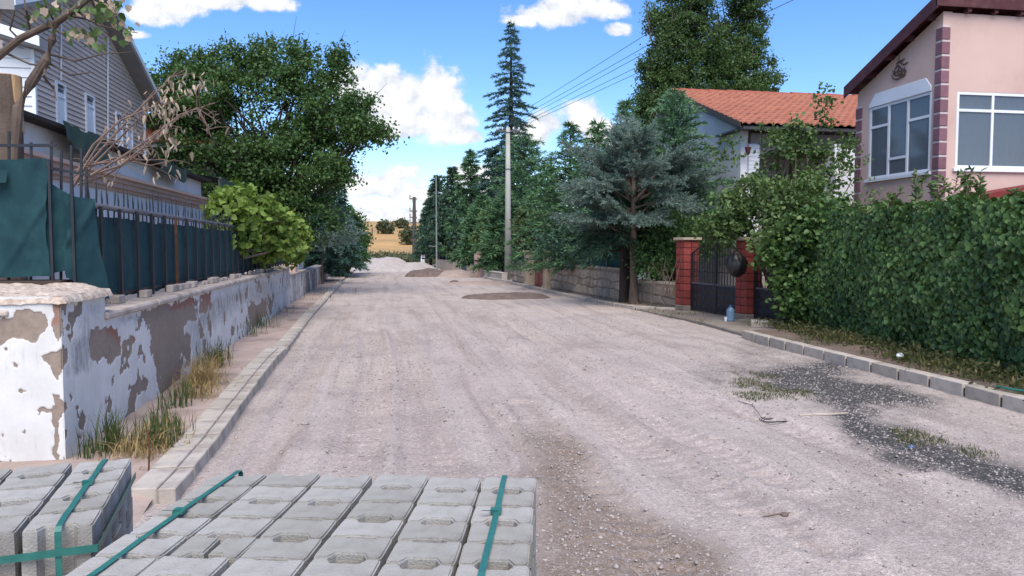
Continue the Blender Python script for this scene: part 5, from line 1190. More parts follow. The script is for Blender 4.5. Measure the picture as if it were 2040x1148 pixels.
con(1135, 27.5, 250, 112, l_pine, 'pointed mid green conifer between blue cedar and concrete pole', whorls=24, per=6, n_tw=10, n_need=17, rise=.5, droop=.4, cl=.22, cw=.034, power=.85)
con(1090, 31, 330, 80, l_pine, 'low bushy conifer above the red garden door', whorls=20, per=6, n_tw=10, n_need=16, rise=.4, droop=.3, cl=.24, cw=.04, power=.6)
con(1046, 37.5, 277, 88, l_pine, 'broad rounded green pine right behind the concrete pole', whorls=22, per=7, n_tw=9, n_need=12, rise=.5, droop=.25, cl=.28, cw=.05, spread=.22, power=.45, z0=.12)
con(1018, 46, 54, 88, l_deodar, 'very tall slender dark cedar with open layered branches', name='deodar_cedar', whorls=36, per=6, n_tw=18, n_need=15, rise=.10, droop=.22, cl=.24, cw=.042, spread=.15, tw=.62, power=.72, z0=.2, gap=.3)
for (px, D, ty, wp, lb) in [(985, 47, 300, 66, 'dark conifer standing left of the very tall cedar'), (938, 50, 303, 60, 'dark open-topped pine with white cloud behind its leader'), (962, 42, 392, 62, 'low dark conifer above the striped gate column'), (903, 53, 335, 58, 'dark pointed conifer above the slim pale pole'), (872, 57, 352, 48, 'dark spiky conifer behind the slim pale pole'), (858, 62, 395, 30, 'farthest small dark conifer beside the far power pole'), (1003, 38, 400, 58, 'low dark conifer left of the concrete pole')]:
    con(px, D, ty, wp, l_pine if px in (938, 962, 1003) else l_darkcon, lb, group='dark conifers along the right side', whorls=22, per=6, n_tw=10, n_need=16, rise=.3, droop=.3, cl=.34, cw=.065, spread=.2, power=.7, z0=.1)
# blue cedar with two trunks at the kerb
cb = gnd(1262, 610); cb2 = gnd(1243, 606)
ced = thing('blue_cedar', 'spreading blue-grey cedar with pale trunk standing on the kerb', 'tree', cb)
mb = MB(); topc = pt(1262, 300, 19.4); mb.tube([cb + Vector((0, 0, -.1)), cb + Vector((0, 0, .12)), cb + Vector((.0, 0, .6)), cb.lerp(topc, .45), topc], [.20, .14, .105, .09, .03], 9)
for k in range(5): a = random.uniform(0, 6.28); mb.tube([cb + Vector((0, 0, .22)), cb + Vector((math.cos(a) * .14, math.sin(a) * .14, .06)), cb + Vector((math.cos(a) * .36, math.sin(a) * .36, -.04))], [.06, .05, .02], 5)
PS, DS, LS = [], [], []
tips = [(1130, 290), (1165, 330), (1120, 370), (1110, 430), (1150, 455), (1190, 300), (1225, 285), (1210, 360), (1175, 400), (1255, 300), (1285, 262), (1340, 300), (1378, 290), (1320, 320), (1375, 320), (1415, 310), (1440, 340), (1400, 370), (1350, 390), (1300, 390), (1250, 390), (1220, 440), (1270, 450), (1310, 440), (1360, 430), (1200, 470), (1395, 410), (1240, 340), (1160, 370), (1300, 320), (1130, 400), (1180, 440), (1335, 360), (1420, 345), (1245, 262), (1225, 300), (1235, 235), (1300, 255), (1262, 245)]
for (x, y) in tips:
    e = pt(x, y, 19.5 + random.uniform(-1.5, 1.6)); f = random.uniform(.0, .25) + .30 + .5 * max(0, (470 - y)) / 270; o = cb.lerp(topc, min(.95, f * .8 + .12)); mid = o.lerp(e, .5) + Vector((0, 0, .22))
    mb.tube([o, mid, e], [.035, .022, .008], 5, False); d = (e - o).normalized(); sd = d.cross(Vector((0, 0, 1))).normalized()
    subs = [(mid.lerp(e, .0), e, 9)] + [(o.lerp(mid, random.uniform(.5, 1.0)), mid.lerp(e, random.uniform(.35, .9)) + sd * sg * random.uniform(.22, .48) + Vector((0, 0, random.uniform(-.12, .14))), 7) for sg in (-1, 1, -1, 1)]
    for a, b, k_ in subs:
        if k_ == 7: mb.tube([a, a.lerp(b, .5) + Vector((0, 0, .05)), b], [.014, .010, .004], 4, False)
        dd = (b - a).normalized(); s2 = dd.cross(Vector((0, 0, 1))).normalized()
        for i in range(k_):
            f_ = .2 + .8 * i / (k_ - 1); p = a.lerp(b, f_) + Vector((0, 0, .05 * math.sin(f_ * 3.1)))
            for sg in (-1, 1, 0):
                PS.append(tuple(p)); v = dd * random.uniform(.5, .9) + s2 * sg * random.uniform(.5, .95) + Vector((0, 0, random.uniform(-.6, -.05) if sg else random.uniform(-.1, .5))); DS.append(tuple(v)); LS.append(random.uniform(.16, .34) * (1.15 - .3 * f_))
V, F = sprays(np.array(PS), np.array(DS), np.array(LS), 40, .07, .062, .017, taper=.5); mb.build('trunk', m_bark, ced, smooth=True); link('crown', npm('crown', V, F, l_cedar), ced)
con(1243, 20.6, 300, 92, l_darkcon, 'dark trunked spruce just behind the blue cedar', name='spruce', zb=0, whorls=18, per=6, n_tw=10, n_need=17, rise=.2, droop=.45, cl=.2, cw=.034, z0=.34, power=.5)
mb = MB(); mb.tube([cb2 + Vector((0, 0, -.1)), cb2 + Vector((0, 0, .15)), cb2 + Vector((0, 0, 1.9))], [.2, .14, .11], 9); mb.build('stem', m_barkd, COL.objects[[o.name for o in COL.objects if o.name.startswith('spruce')][-1]])
# understorey behind the walls
for i, (lst, lb, mt, L) in enumerate([
    ([(1160, 480, 90, 55, 24.5), (1100, 500, 40, 40, 27.5), (1220, 470, 60, 60, 23)], 'dark shady bushes behind the teal netting on the stone wall', l_darkcon, .12),
    ([(1058, 470, 32, 44, 30.5), (1050, 440, 22, 26, 30.5)], 'pale leaved shrub above the red garden door', l_pale, .11),
    ([(975, 480, 34, 48, 40), (985, 440, 30, 34, 40), (1000, 500, 20, 34, 38)], 'bright ivy clad bush beside the striped gate column', l_apple, .15),
    ([(900, 460, 50, 50, 50), (940, 470, 40, 50, 47), (870, 470, 40, 40, 53), (1010, 470, 40, 60, 40), (920, 420, 60, 40, 52)], 'deep shaded bushes under the far conifers', l_darkcon, .22),
    ([(1330, 470, 60, 45, 20), (1300, 520, 40, 40, 19.6), (1400, 470, 45, 40, 19)], 'tangled dark bush behind the low brown wall', l_shrubd, .09)]):
    shrub('bush', lb, 'bush', pt(lst[0][0], 490, lst[0][4]) * 1.0 - Vector((0, 0, 1.6)), lobes_px(lst), 170, 34, .26 if i != 1 else .16, L, L * .6, mt, six=False, limbs=6)
mb = MB(); t = thing('bare_shrub', 'leafless twiggy shrub leaning over the low brown wall', 'shrub', gnd(1318, 612))
for k in range(9): a = pt(1316 + k * 3, 590, 18.3); e = pt(1290 + k * 9 + random.uniform(-12, 12), 505 + random.uniform(0, 30), 18.2 + random.uniform(-.4, .4)); mb.tube([a, a.lerp(e, .5) + Vector(RNG.normal(size=3)) * .08, e], [.014, .009, .004], 4)
mb.build('stem', m_twig, t)
# poplars
for (px, ty, w_, D, lb) in [(1312, 28, 42, 46, 'narrow left poplar column lower than its neighbours'), (1372, -95, 84, 47, 'broad middle poplar rising out of the picture'), (1468, -70, 66, 47.5, 'right poplar column above the orange tiled roof')]:
    b = pt(px, 490, D); b.z = 0; Hh = EYE + (490 - ty) / FPX * D; r = w_ / FPX * D; lob = []
    for k in range(16):
        f = .16 + .84 * k / 15; rr = r * (.35 + .75 * math.sin(min(1, (1 - f) * 1.9 + .12) * 1.5708)) * random.uniform(.8, 1.08); a = random.uniform(0, 6.28)
        lob.append((np.array((b.x + math.cos(a) * r * .22, b.y + math.sin(a) * r * .22, f * Hh * .97)), np.array((rr, rr, Hh * .075))))
    t = thing('poplar', lb, 'tree', b, 'poplars behind the tiled house'); fo, C = foliage('crown', lob, int(330 + 6.5 * w_), 120, .40, .13, .11, l_poplar, t, shell=.3, up=.1)
    mb = MB(); mb.tube([b, b + Vector((0, 0, Hh * .5)), b + Vector((0, 0, Hh * .95))], [.3, .2, .04], 8)
    for k in range(14): z0 = Hh * (.1 + .055 * k); a = random.uniform(0, 6.28); mb.tube([b + Vector((0, 0, z0)), b + Vector((math.cos(a) * r * .5, math.sin(a) * r * .5, z0 + Hh * .08)), b + Vector((math.cos(a) * r * .75, math.sin(a) * r * .75, z0 + Hh * .22))], [.07, .05, .015], 5)
    mb.build('trunk', m_bark, t)

# ================================================================== TREES ON THE LEFT
tb = pt(525, 490, 24.5); tb.z = 0
pt_ = thing('plum_tree', 'large round dark green leafy tree overhanging the street', 'tree', tb)
lob = lobes_px([(520, 240, 150, 130, 24.5), (385, 200, 85, 75, 24), (320, 190, 60, 50, 24), (455, 130, 70, 42, 24.5), (560, 110, 60, 34, 24.5), (625, 150, 70, 50, 24.5), (668, 130, 22, 40, 24.3), (660, 240, 75, 62, 24), (725, 262, 48, 22, 23.6), (760, 268, 26, 12, 23.5), (700, 215, 40, 24, 23.8), (600, 340, 110, 75, 24), (420, 330, 100, 75, 24), (520, 400, 110, 60, 24), (350, 270, 70, 60, 24), (620, 430, 60, 50, 24), (660, 330, 30, 40, 23.8), (350, 130, 18, 34, 24), (300, 150, 30, 22, 24), (560, 470, 80, 40, 24)])
fo, C = foliage('crown', lob, 760, 125, .33, .10, .072, l_tree, pt_, shell=.42, up=.25, droop=.3)
mb = MB(); mb.tube([tb, tb + Vector((0, 0, 1.2)), tb + Vector((.1, 0, 2.4))], [.30, .22, .2], 9); branches(mb, tb + Vector((.1, 0, 2.2)), C, 90, .085, bend=.12)
e = pt(700, 315, 23.6); mb.tube([tb + Vector((.1, 0, 2.3)), pt(600, 355, 24), pt(650, 318, 23.8), pt(735, 290, 23.6)], [.13, .10, .06, .02], 7)
# bare twigs poking out of the crown
for k in range(60):
    c_ = C[random.randrange(len(C))]; d = Vector(c_ - np.array(tb + Vector((0, 0, 4)))).normalized(); a = Vector(c_); mb.tube([a, a + d * random.uniform(.3, .75) + Vector((0, 0, .25))], [.010, .004], 4)
mb.build('trunk', m_barkd, pt_)
# vine over the fence
vb = Vector((-2.75, 14.8, 1.35))
shrub('grapevine', 'bright yellow-green grapevine spilling over the fence and wall', 'vine', vb, lobes_px([(450, 420, 36, 38, 13.6), (470, 450, 46, 50, 14), (520, 450, 60, 45, 15.4), (490, 400, 50, 22, 14.6), (560, 470, 48, 42, 16.6), (585, 490, 30, 34, 18), (530, 490, 50, 28, 15.6), (440, 470, 18, 34, 13.4)]), 300, 30, .15, .115, .11, l_vine, limbs=16, r0=.03, bark=m_twig, shell=.35)
con(668, 38, 338, 46, l_deodar, 'blue-green spruce behind the overhanging tree', name='spruce', whorls=20, per=6, n_tw=10, n_need=17, rise=.3, droop=.35, cl=.28, cw=.05, power=.7)
con(640, 33, 380, 46, l_deodar, 'dark spruce tucked behind the grapevine', name='spruce', whorls=18, per=6, n_tw=10, n_need=17, rise=.3, droop=.35, cl=.26, cw=.05, power=.6)
con(693, 43, 412, 36, l_pine, 'bushy green conifer at the far end of the left wall', whorls=16, per=6, n_tw=10, n_need=17, rise=.35, droop=.3, cl=.28, cw=.05, power=.5)
shrub('bush', 'dark rounded bush reaching the ground past the wall end', 'bush', gnd(682, 552), lobes_px([(690, 490, 36, 42, 39.5), (712, 480, 22, 42, 41), (676, 520, 16, 34, 38.5), (700, 455, 24, 26, 40), (655, 480, 26, 26, 37)]), 190, 40, .30, .17, .10, l_shrubd, six=False)
t = thing('blue_cedar', 'low blue-grey cedar bough leaning out over the far left wall', 'tree', Vector((-3.3, 31, 0)))
PS, DS, LS = [], [], []; mb = MB(); o = pt(640, 500, 31); o.z = 0; mb.tube([o, pt(645, 480, 31), pt(690, 466, 31)], [.1, .07, .03], 6)
for k in range(150):
    f = random.random(); p = pt(632 + 70 * f + random.gauss(0, 6), 476 - 14 * f + random.gauss(0, 9), 31 + random.gauss(0, .5)); PS.append(tuple(p)); DS.append((random.gauss(.3, .6), random.gauss(0, .6), random.gauss(-.25, .35))); LS.append(random.uniform(.3, .6))
V, F = sprays(np.array(PS), np.array(DS), np.array(LS), 24, .11, .13, .032); mb.build('trunk', m_bark, t); link('crown', npm('crown', V, F, l_cedar), t)
# scrub at the foot of the field and bushes on it
def hill_z(x, y):
    i = np.argmin(np.abs(hy - y)); j = np.argmin(np.abs(hx - x)); return float(HZ[i, j])
for (px, py, rx, ry, D, lb) in [(768, 478, 16, 13, 150, 'lone olive-grey bush on the golden field'), (812, 482, 14, 16, 120, 'olive-grey bush on the field beside the power pole'), (800, 470, 10, 9, 170, 'small far olive bush above the other field bushes')]:
    p = pt(px, py, D); zb = hill_z(p.x, p.y); p2 = Vector((p.x, p.y, zb)); r = rx / FPX * D; h_ = ry / FPX * D
    shrub('field_bush', lb, 'bush', p2, [(np.array((p2.x, p2.y, zb + h_ * 1.1)), np.array((r, r, h_))), (np.array((p2.x + r * .5, p2.y, zb + h_ * .8)), np.array((r * .6, r * .6, h_ * .7)))], 60, 26, .5, .5, .32, l_olive, six=False, limbs=5, r0=.1)
lst = [(np.array((pt(x, 515, D).x, pt(x, 515, D).y, .3)), np.array((1.8, 1.8, .55))) for x, D in [(700, 76), (716, 80), (735, 78), (752, 84), (790, 82), (812, 74), (835, 78), (850, 72), (680, 74), (770, 90)]]
V, F = join([cards(c + RNG.normal(size=(420, 3)) * r * .5, rdir(420, .6), rdir(420), .34, .2) for c, r in lst]); tag(link('undergrowth', npm('undergrowth', V, F, l_olive)), 'rough green scrub at the foot of the golden field', None, None, 'stuff')
# pruned tree on the left with stripped stump
D = 7.85; t = thing('pruned_tree', 'heavily pruned tree with sawn stump and bare forked limbs', 'tree', pt(6, 600, D))
lo_, hi_ = pt(12, 420, D), pt(12, 153, D); lo_.z = 0
mb = MB(); mb.tube([lo_, lo_ + (hi_ - lo_) * .5 + Vector((.02, 0, 0)), hi_], [.17, .14, .135], 20)
mb.tube([pt(26, 330, D - .1), pt(36, 215, D - .05), pt(60, 168, D), pt(92, 120, D), pt(104, 80, D), pt(112, 45, D), pt(145, 22, D), pt(190, -12, D)], [.05, .055, .052, .048, .042, .038, .032, .025], 9)
mb.tube([pt(-60, 160, D), pt(-10, 118, D), pt(38, 78, D), pt(80, 58, D), pt(112, 45, D), pt(150, 20, D - .1)], [.042, .040, .036, .034, .030, .022], 9)
for pl in [[(92, 120), (88, 150), (92, 165)], [(98, 108), (150, 122), (205, 108), (262, 104)], [(85, 150), (108, 178), (112, 200)], [(60, 62), (52, 20), (45, -20)], [(110, 60), (125, 68), (170, 70)], [(38, 78), (20, 60), (30, 20)], [(96, 125), (140, 150), (180, 145)], [(150, 20), (200, 52), (250, 62), (275, 66)], [(130, 30), (180, 40), (232, 28)], [(10, 105), (60, 128), (100, 135)], [(112, 50), (90, 10), (95, -20)]]:
    mb.tube([pt(x, y, D + random.uniform(-.15, .15)) for x, y in pl], [.014, .010, .006, .004][:len(pl)], 5)
mb.build('trunk', m_bark, t)
ax = (hi_ - lo_).normalized(); c0_ = hi_
MB().tube([hi_ - Vector((0, 0, .004)), hi_ + Vector((0, 0, .012))], [.135, .13], 20).build('cut_face', m_wood, t)
mbs = MB(); n = 12; rows = 14; vs, fs = [], []
for i in range(rows):
    z = hi_.z + .006 - (hi_.z - pt(4, 262, D).z) * i / (rows - 1)
    for k in range(n):
        a = -.80 + 1.30 * k / (n - 1); jag = (random.uniform(0, .07) if i == rows - 1 else 0) * (1 if k % 2 else -1); r_ = .146 - .012 * abs(k / (n - 1) - .5) * (1 if i < rows - 2 else .2) - (.006 if k in (0, n - 1) else 0); vs.append((hi_.x + math.cos(a) * r_, hi_.y + math.sin(a) * r_, z + jag))
for i in range(rows - 1):
    for k in range(n - 1): fs.append((i * n + k, i * n + k + 1, (i + 1) * n + k + 1, (i + 1) * n + k))
mbs.add(vs, fs).build('stripped_wood', m_wood, t, smooth=True)
sb = pt(25, 335, D - .3); MB().tube([sb, pt(25, 322, D - .3)], [.055, .05], 12).build('stub', m_wood, t)
Ps = []
for (x, y, sx, sy, k) in [(160, 16, 30, 14, 26), (215, 22, 22, 18, 20), (245, 60, 16, 16, 10), (150, 62, 26, 10, 16), (200, 95, 6, 6, 3), (175, 78, 20, 8, 8), (95, 20, 20, 14, 10), (60, 30, 22, 14, 6), (230, 5, 20, 8, 12)]:
    for q in range(int(k * 1.6)): Ps.append(tuple(pt(x + random.gauss(0, sx * .7), y + random.gauss(0, sy * .7), D + random.uniform(-.3, .3))))
Ps = np.array(Ps); k = len(Ps); l = .072 * (.7 + .6 * RNG.random(k)); mk = RNG.random(k) < .62; T_ = np.array((.2, 0, -1.0)) + rdir(k) * .8; N_ = rdir(k) + np.array((0, -.8, .4))
for sel, nm, mt in ((mk, 'green_leaves', l_apple), (~mk, 'withered_leaves', l_dry)): V, F = leaves6(Ps[sel], T_[sel], N_[sel], l[sel], l[sel] * .85); link(nm, npm(nm, V, F, mt), t)
# cut dead boughs leaning on the fence
D = 7.6; t = thing('dead_boughs', 'cut dead boughs with curled dry leaves leaning over the fence', 'branches', pt(160, 400, D))
mb = MB(); stems = [[(148, 360), (205, 295), (262, 232), (310, 185), (352, 142)], [(152, 362), (215, 300), (275, 238), (330, 190)], [(160, 362), (235, 318), (300, 275), (360, 228), (428, 205)], [(165, 355), (240, 330), (290, 290), (330, 250), (392, 215), (440, 246)], [(150, 350), (185, 290), (240, 240), (300, 215), (345, 205)], [(155, 368), (210, 350), (262, 318), (330, 262)], [(150, 340), (230, 315), (300, 330), (350, 318)], [(392, 215), (412, 250), (420, 272)], [(160, 330), (250, 320), (330, 318)], [(145, 372), (170, 330), (195, 290), (215, 262)]]
LP = []
for s in stems:
    dd = D + random.uniform(-.35, .35); p = [pt(x, y, dd + .05 * i) for i, (x, y) in enumerate(s)]; k = len(p); mb.tube(p, [.011 * (1 - .8 * i / (k - 1)) + .003 for i in range(k)], 5)
    for a, b in zip(p[1:], p[2:]):
        for q in range(5):
            o = a.lerp(b, random.random()); e = o + Vector((random.gauss(.08, .1), random.gauss(0, .1), random.gauss(.02, .09))); mb.tube([o, o.lerp(e, .5) + Vector((0, 0, .012)), e], [.005, .004, .003], 4, False); LP += [e] * random.choice((0, 0, 1, 1))
for (x, y, sx, sy, k) in [(355, 165, 30, 14, 22), (318, 225, 24, 24, 30), (395, 160, 14, 14, 12), (350, 272, 20, 26, 12), (345, 300, 10, 14, 8), (300, 345, 60, 8, 10), (215, 350, 10, 14, 5), (330, 205, 40, 24, 20)]:
    for q in range(k): LP.append(pt(x + random.gauss(0, sx * .7), y + random.gauss(0, sy * .7), D + random.uniform(-.3, .3)))
mb.build('stem', m_twig, t); LP = np.array([tuple(p) for p in LP]); k = len(LP); l = .085 * (.6 + .7 * RNG.random(k)); V, F = leaves6(LP, np.array((0, 0, -1.0)) + rdir(k) * .6, rdir(k), l, l * .3); link('dry_leaves', npm('dry_leaves', V, F, l_dry), t)

# ================================================================== PALLETS OF PAVING BLOCKS
def paver_proto(dn, df, w=.197, d=.154, h=.079, chop=None):
    """I-shaped paving block: a shallow trapezoid notch in the near and the far long side"""
    a, b = w / 2, d / 2; o = .006
    out = [(-a + .003, -b), (-.056, -b), (-.040, -b + dn), (.040, -b + dn), (.056, -b), (a - .003, -b), (a, -b + .02), (a, b - .02), (a - .003, b), (.056, b), (.040, b - df), (-.040, b - df), (-.056, b), (-a + .003, b), (-a, b - .02), (-a, -b + .02)]
    if chop == 'l': out = [(x, y) for x, y in out if x <= -.03] ; out = [(-a, -b), (-.056, -b), (-.040, -b + dn), (-.006, -b + dn), (-.006, b - df), (-.040, b - df), (-.056, b), (-a, b)]
    if chop == 'r': out = [(.002, -b + dn), (.040, -b + dn), (.056, -b), (a, -b), (a, b), (.056, b), (.040, b - df), (.002, b - df)]
    bm = bmesh.new(); vs = [bm.verts.new((x, y, 0)) for x, y in out]; f = bm.faces.new(vs); r = bmesh.ops.extrude_face_region(bm, geom=[f])
    for v in r['geom']:
        if isinstance(v, bmesh.types.BMVert): v.co.z = h
    bmesh.ops.recalc_face_normals(bm, faces=bm.faces)
    te = [e for e in bm.edges if all(abs(v.co.z - h) < 1e-5 for v in e.verts)]; ve = [e for e in bm.edges if abs(e.verts[0].co.z - e.verts[1].co.z) > .01]
    bmesh.ops.bevel(bm, geom=te, offset=.0055, segments=2, affect='EDGES', clamp_overlap=True)
    me = bpy.data.meshes.new('paver'); bm.to_mesh(me); bm.free(); me.materials.append(m_paver); return me
PV = [paver_proto(.030, .010), paver_proto(.010, .030)]; PVL, PVR = paver_proto(.030, .010, chop='l'), paver_proto(.030, .010, chop='r')
PLT_Z = .72
def pallet(label, origin, ang, ncol, nrow, nlay, colgap, rnd, straps, band=None, split=None, missing=(), lbl=None):
    """origin = far right top corner on the ground plan; local x to the right, y away"""
    t = thing('paver_pallet', label, 'paving blocks', (origin.x, origin.y, 0), 'strapped pallets of paving blocks', ang); r = random.Random(rnd)
    base = PLT_Z - nlay * .08
    xo = [-.1]; 
    for k in range(1, ncol): xo.append(xo[-1] - .2 - colgap[k - 1])
    Wd_ = -xo[-1] + .1; Dp = nrow * .157
    sh = [[(r.gauss(0, .003), r.gauss(0, .004)) for _ in range(nrow)] for _ in range(ncol)]; cs = [r.uniform(-.012, .012) for _ in range(ncol)]
    for L in range(nlay):
        top = L == nlay - 1
        for i in range(ncol):
            for j in range(nrow):
                if not top and not (i in (0, ncol - 1) or j in (0, nrow - 1)): continue
                if top and (i, j) in missing: continue
                x = xo[i] + sh[i][j][0] + (0 if top else r.gauss(0, .003)); y = -.0785 - j * .157 + cs[i] * (1 if top else .5) + sh[i][j][1]; z = base + L * .08
                if top and split == (i, j):
                    for mm, dx, a_ in ((PVL, -.004, .03), (PVR, .004, -.02)): o = link('paver', mm, t, True); o.location = (x + dx, y, z); o.rotation_euler = (0, 0, a_); o['label'] = 'half of a split paving block'
                    continue
                o = link('paver', PV[(j + (i > 2)) % 2], t, True); o.location = (x, y, z + (r.uniform(-.002, .002) if top else 0))
                o.rotation_euler = ((r.gauss(0, .006), r.gauss(0, .006)) if top else (0, 0)) + (r.gauss(0, .008),)
    def ribbon(name, pts, wv, par=t, th=.0022):
        mb = MB()
        wv = Vector(wv) * .5
        for a, b in zip(pts, pts[1:]):
            a, b = Vector(a), Vector(b); nn = (b - a).cross(wv).normalized() * th
            mb.prism([a - wv, a + wv, b + wv, b - wv], nn)
        return mb.build(name, m_strap, par, True)
    zt = PLT_Z + .004
    for k, (sx, by) in enumerate(straps):
        sp_ = sx + r.uniform(-.004, .004); pts = [(sx, .012, .08), (sx, .012, PLT_Z - .01), (sx, 0, zt)] + [(sx + r.uniform(-.002, .002), -Dp * f / 8, zt + r.uniform(0, .003)) for f in range(1, 8)] + [(sx, -Dp + .004, zt), (sx, -Dp - .012, PLT_Z - .01), (sx, -Dp - .014, .08)]
        st_ = ribbon('strap', pts, (.019, 0, 0)); bk = MB().box((sx - .017, by - .022, zt + .001), (sx + .017, by + .022, zt + .010)).box((sx - .019, by - .012, zt + .009), (sx + .019, by + .012, zt + .013))
        bk.add([(sx - .008, by - .02, zt + .012), (sx + .013, by - .016, zt + .012), (sx - .035, by - .045, zt + .024), (sx - .05, by - .03, zt + .016)], [(0, 1, 2, 3)]); bk.build('buckle', m_strap, st_, True)
    if band: ribbon('strap', [(.013, .01, band), (.013, -Dp - .012, band)], (0, 0, .024)); ribbon('strap', [(.012, -Dp - .020, band + .004), (-Wd_ - .01, -Dp - .020, band - .012)], (0, 0, .024))
    for k in range(5): box('pallet_board', (-Wd_, -Dp * (k + .9) / 5, .06), (0, -Dp * (k + .25) / 5, base - .002), m_polewood, t, True)
    for k in range(3): box('pallet_runner', (-Wd_ + (Wd_ - .1) * k / 2, -Dp, .0), (-Wd_ + (Wd_ - .1) * k / 2 + .1, 0, .058), m_polewood, t, True)
    return t
o1 = gnd(1069, 951, PLT_Z)
pallet('wide pallet of grey paving blocks strapped in green at the bottom centre', o1, -(YAW + R(3.43)), 6, 9, 8, [.005, .008, .016, .006, .006], 3, [(-.122, -.40), (-1.16, -.46)], None, (4, 4))
o2 = gnd(262, 913, PLT_Z)
pallet('narrower pallet of grey paving blocks below the white pillar corner', o2, R(9.5), 5, 5, 8, [.012, .010, .006, .008], 8, [(-.098, -.335), (-.78, -.3)], PLT_Z - .075, None)

# ================================================================== WEEDS, GRAVEL, LITTER
def tuft(c, n, r, h, w_, lean_=.5):
    P = np.array(c) + np.concatenate([RNG.normal(size=(n, 2)) * r, np.zeros((n, 1))], 1); return blades(P, h * (.45 + .75 * RNG.random(n)), w_, lean_)
def stuff(name, label, parts, mat): 
    V, F = join(parts); return tag(link(name, npm(name, V, F, mat)), label, None, None, 'stuff')
G, S_ = [], []
wp = lambda px, py: tuple(gnd(px, py, .06))
for (px, py, n, r, h) in [(212, 900, 55, .05, .34), (232, 890, 60, .06, .28), (300, 892, 90, .09, .20), (330, 872, 110, .09, .22), (318, 850, 50, .07, .2), (348, 812, 60, .07, .26), (372, 790, 30, .08, .2), (430, 732, 80, .08, .36), (440, 720, 50, .08, .30), (490, 668, 70, .2, .30), (508, 652, 110, .2, .34), (545, 625, 40, .4, .2), (600, 598, 40, .7, .22), (632, 585, 60, .8, .3), (180, 912, 30, .05, .2)]: G.append(tuft(wp(px, py), n, r, h, .0042))
for (px, py, n, r, h) in [(285, 893, 130, .09, .22), (262, 905, 60, .08, .2), (322, 880, 90, .10, .18), (335, 850, 50, .09, .18), (392, 790, 110, .09, .22), (403, 768, 230, .09, .34), (408, 754, 160, .09, .40), (424, 730, 60, .09, .34), (560, 618, 60, .35, .24), (300, 908, 90, .10, .10)]: S_.append(tuft(wp(px, py), n, r, h * .85, .0036, 1.7)); S_.append(tuft(wp(px + 6, py + 8), n // 3, r * 1.8, h * .35, .0034, 3.0))
stuff('grass', 'green weeds growing at the foot of the peeling wall', G, l_grass); stuff('dry_grass', 'straw coloured dead grass at the foot of the peeling wall', S_, l_straw)
# hedge foot
Pw = []
for k in range(150):
    s_ = random.random(); b_ = hedge_pt(s_); Pw.append((b_.x - random.uniform(.05, .75), b_.y + .1, .12))
Pw = np.array(Pw); idx = np.repeat(np.arange(150), 42); P = Pw[idx] + RNG.normal(size=(len(idx), 3)) * np.array((.13, .15, .06)); P[:, 2] = np.abs(P[:, 2] - .1) + .1
stuff('undergrowth', 'low straggling weeds along the foot of the ivy hedge', [cards(P, rdir(len(P), .5), rdir(len(P), .6), .07 * (.5 + RNG.random(len(P))), .03)], l_weed)
G2_ = []
for k in range(26): b_ = hedge_pt(random.random()); G2_.append(tuft((b_.x - random.uniform(.1, 1.0), b_.y, .10), 22, .1, random.uniform(.10, .26), .004, .8))
for (px, py, n, r, h) in [(1350, 628, 120, .25, .07), (1310, 622, 100, .3, .08), (1400, 640, 60, .3, .05), (1225, 606, 60, .3, .16), (1290, 612, 50, .2, .14), (1590, 668, 90, .2, .2), (1640, 690, 120, .25, .22)]: G2_.append(tuft(tuple(gnd(px, py, .04)), n, r, h, .004, .7))
stuff('grass', 'thin dry grass between hedge and kerb', G2_, l_weed)
# grass in the worn asphalt
keep = np.clip(sum(soft_poly(PXw, PYw, p, 16) for p in GRASSP), 0, 1) * okv; cand = np.argwhere(keep > .35); sel = cand[RNG.choice(len(cand), 3600)]
P = np.stack([GX[sel[:, 0], sel[:, 1]], GY[sel[:, 0], sel[:, 1]], GZ[sel[:, 0], sel[:, 1]]], 1) + RNG.normal(size=(3600, 3)) * np.array((.05, .05, 0)); keepn = fbm(P[:, 0] * 3, P[:, 1] * 3, 0, 301, 3) > .46; P = P[keepn]
stuff('grass', 'short sparse grass growing through the worn asphalt', [blades(P, .034 * (.4 + RNG.random(len(P))), .003, 1.4)], l_weed)
# loose stones, thick on the asphalt and the brown track
wgt = (.22 + 1.5 * A_as * (A_as < .97) + .55 * A_as + 1.3 * A_br + .5 * (fbm(GX * .9, GY * .6, 0, 311, 3) > .56)) * ((GY > 2) & (GY < 17) & (GX < 6.3) & (GX > -1.5)); wgt = wgt * np.gradient(GY[:, 0])[:, None]; wgt = wgt / wgt.sum()
n = 34000; ii = RNG.choice(wgt.size, n, p=wgt.ravel()); P = np.stack([GX.ravel()[ii], GY.ravel()[ii], GZ.ravel()[ii]], 1) + np.concatenate([RNG.uniform(-.03, .03, (n, 2)), np.zeros((n, 1))], 1)
sz = (.003 + .013 * RNG.random(n) ** 3.2)[:, None, None]; ov_ = np.array([(1, 0, 0), (0, 1, 0), (-1, 0, 0), (0, -1, 0), (0, 0, .7), (0, 0, -.7)], float)
V = P[:, None] + ov_[None] * sz * RNG.uniform(.6, 1.4, (n, 6, 1)) + np.array((0, 0, .2)) * sz; ft = np.array([(0, 1, 4), (1, 2, 4), (2, 3, 4), (3, 0, 4), (1, 0, 5), (2, 1, 5), (3, 2, 5), (0, 3, 5)])
F = (np.arange(n)[:, None, None] * 6 + ft[None]).reshape(-1, 3); tag(link('gravel', npm('gravel', V.reshape(-1, 3), F, m_stone)), 'loose small stones scattered on the road', None, None, 'stuff')
def rz_(p, dz=0): return Vector((p.x, p.y, road_z(p.x, p.y) + dz))
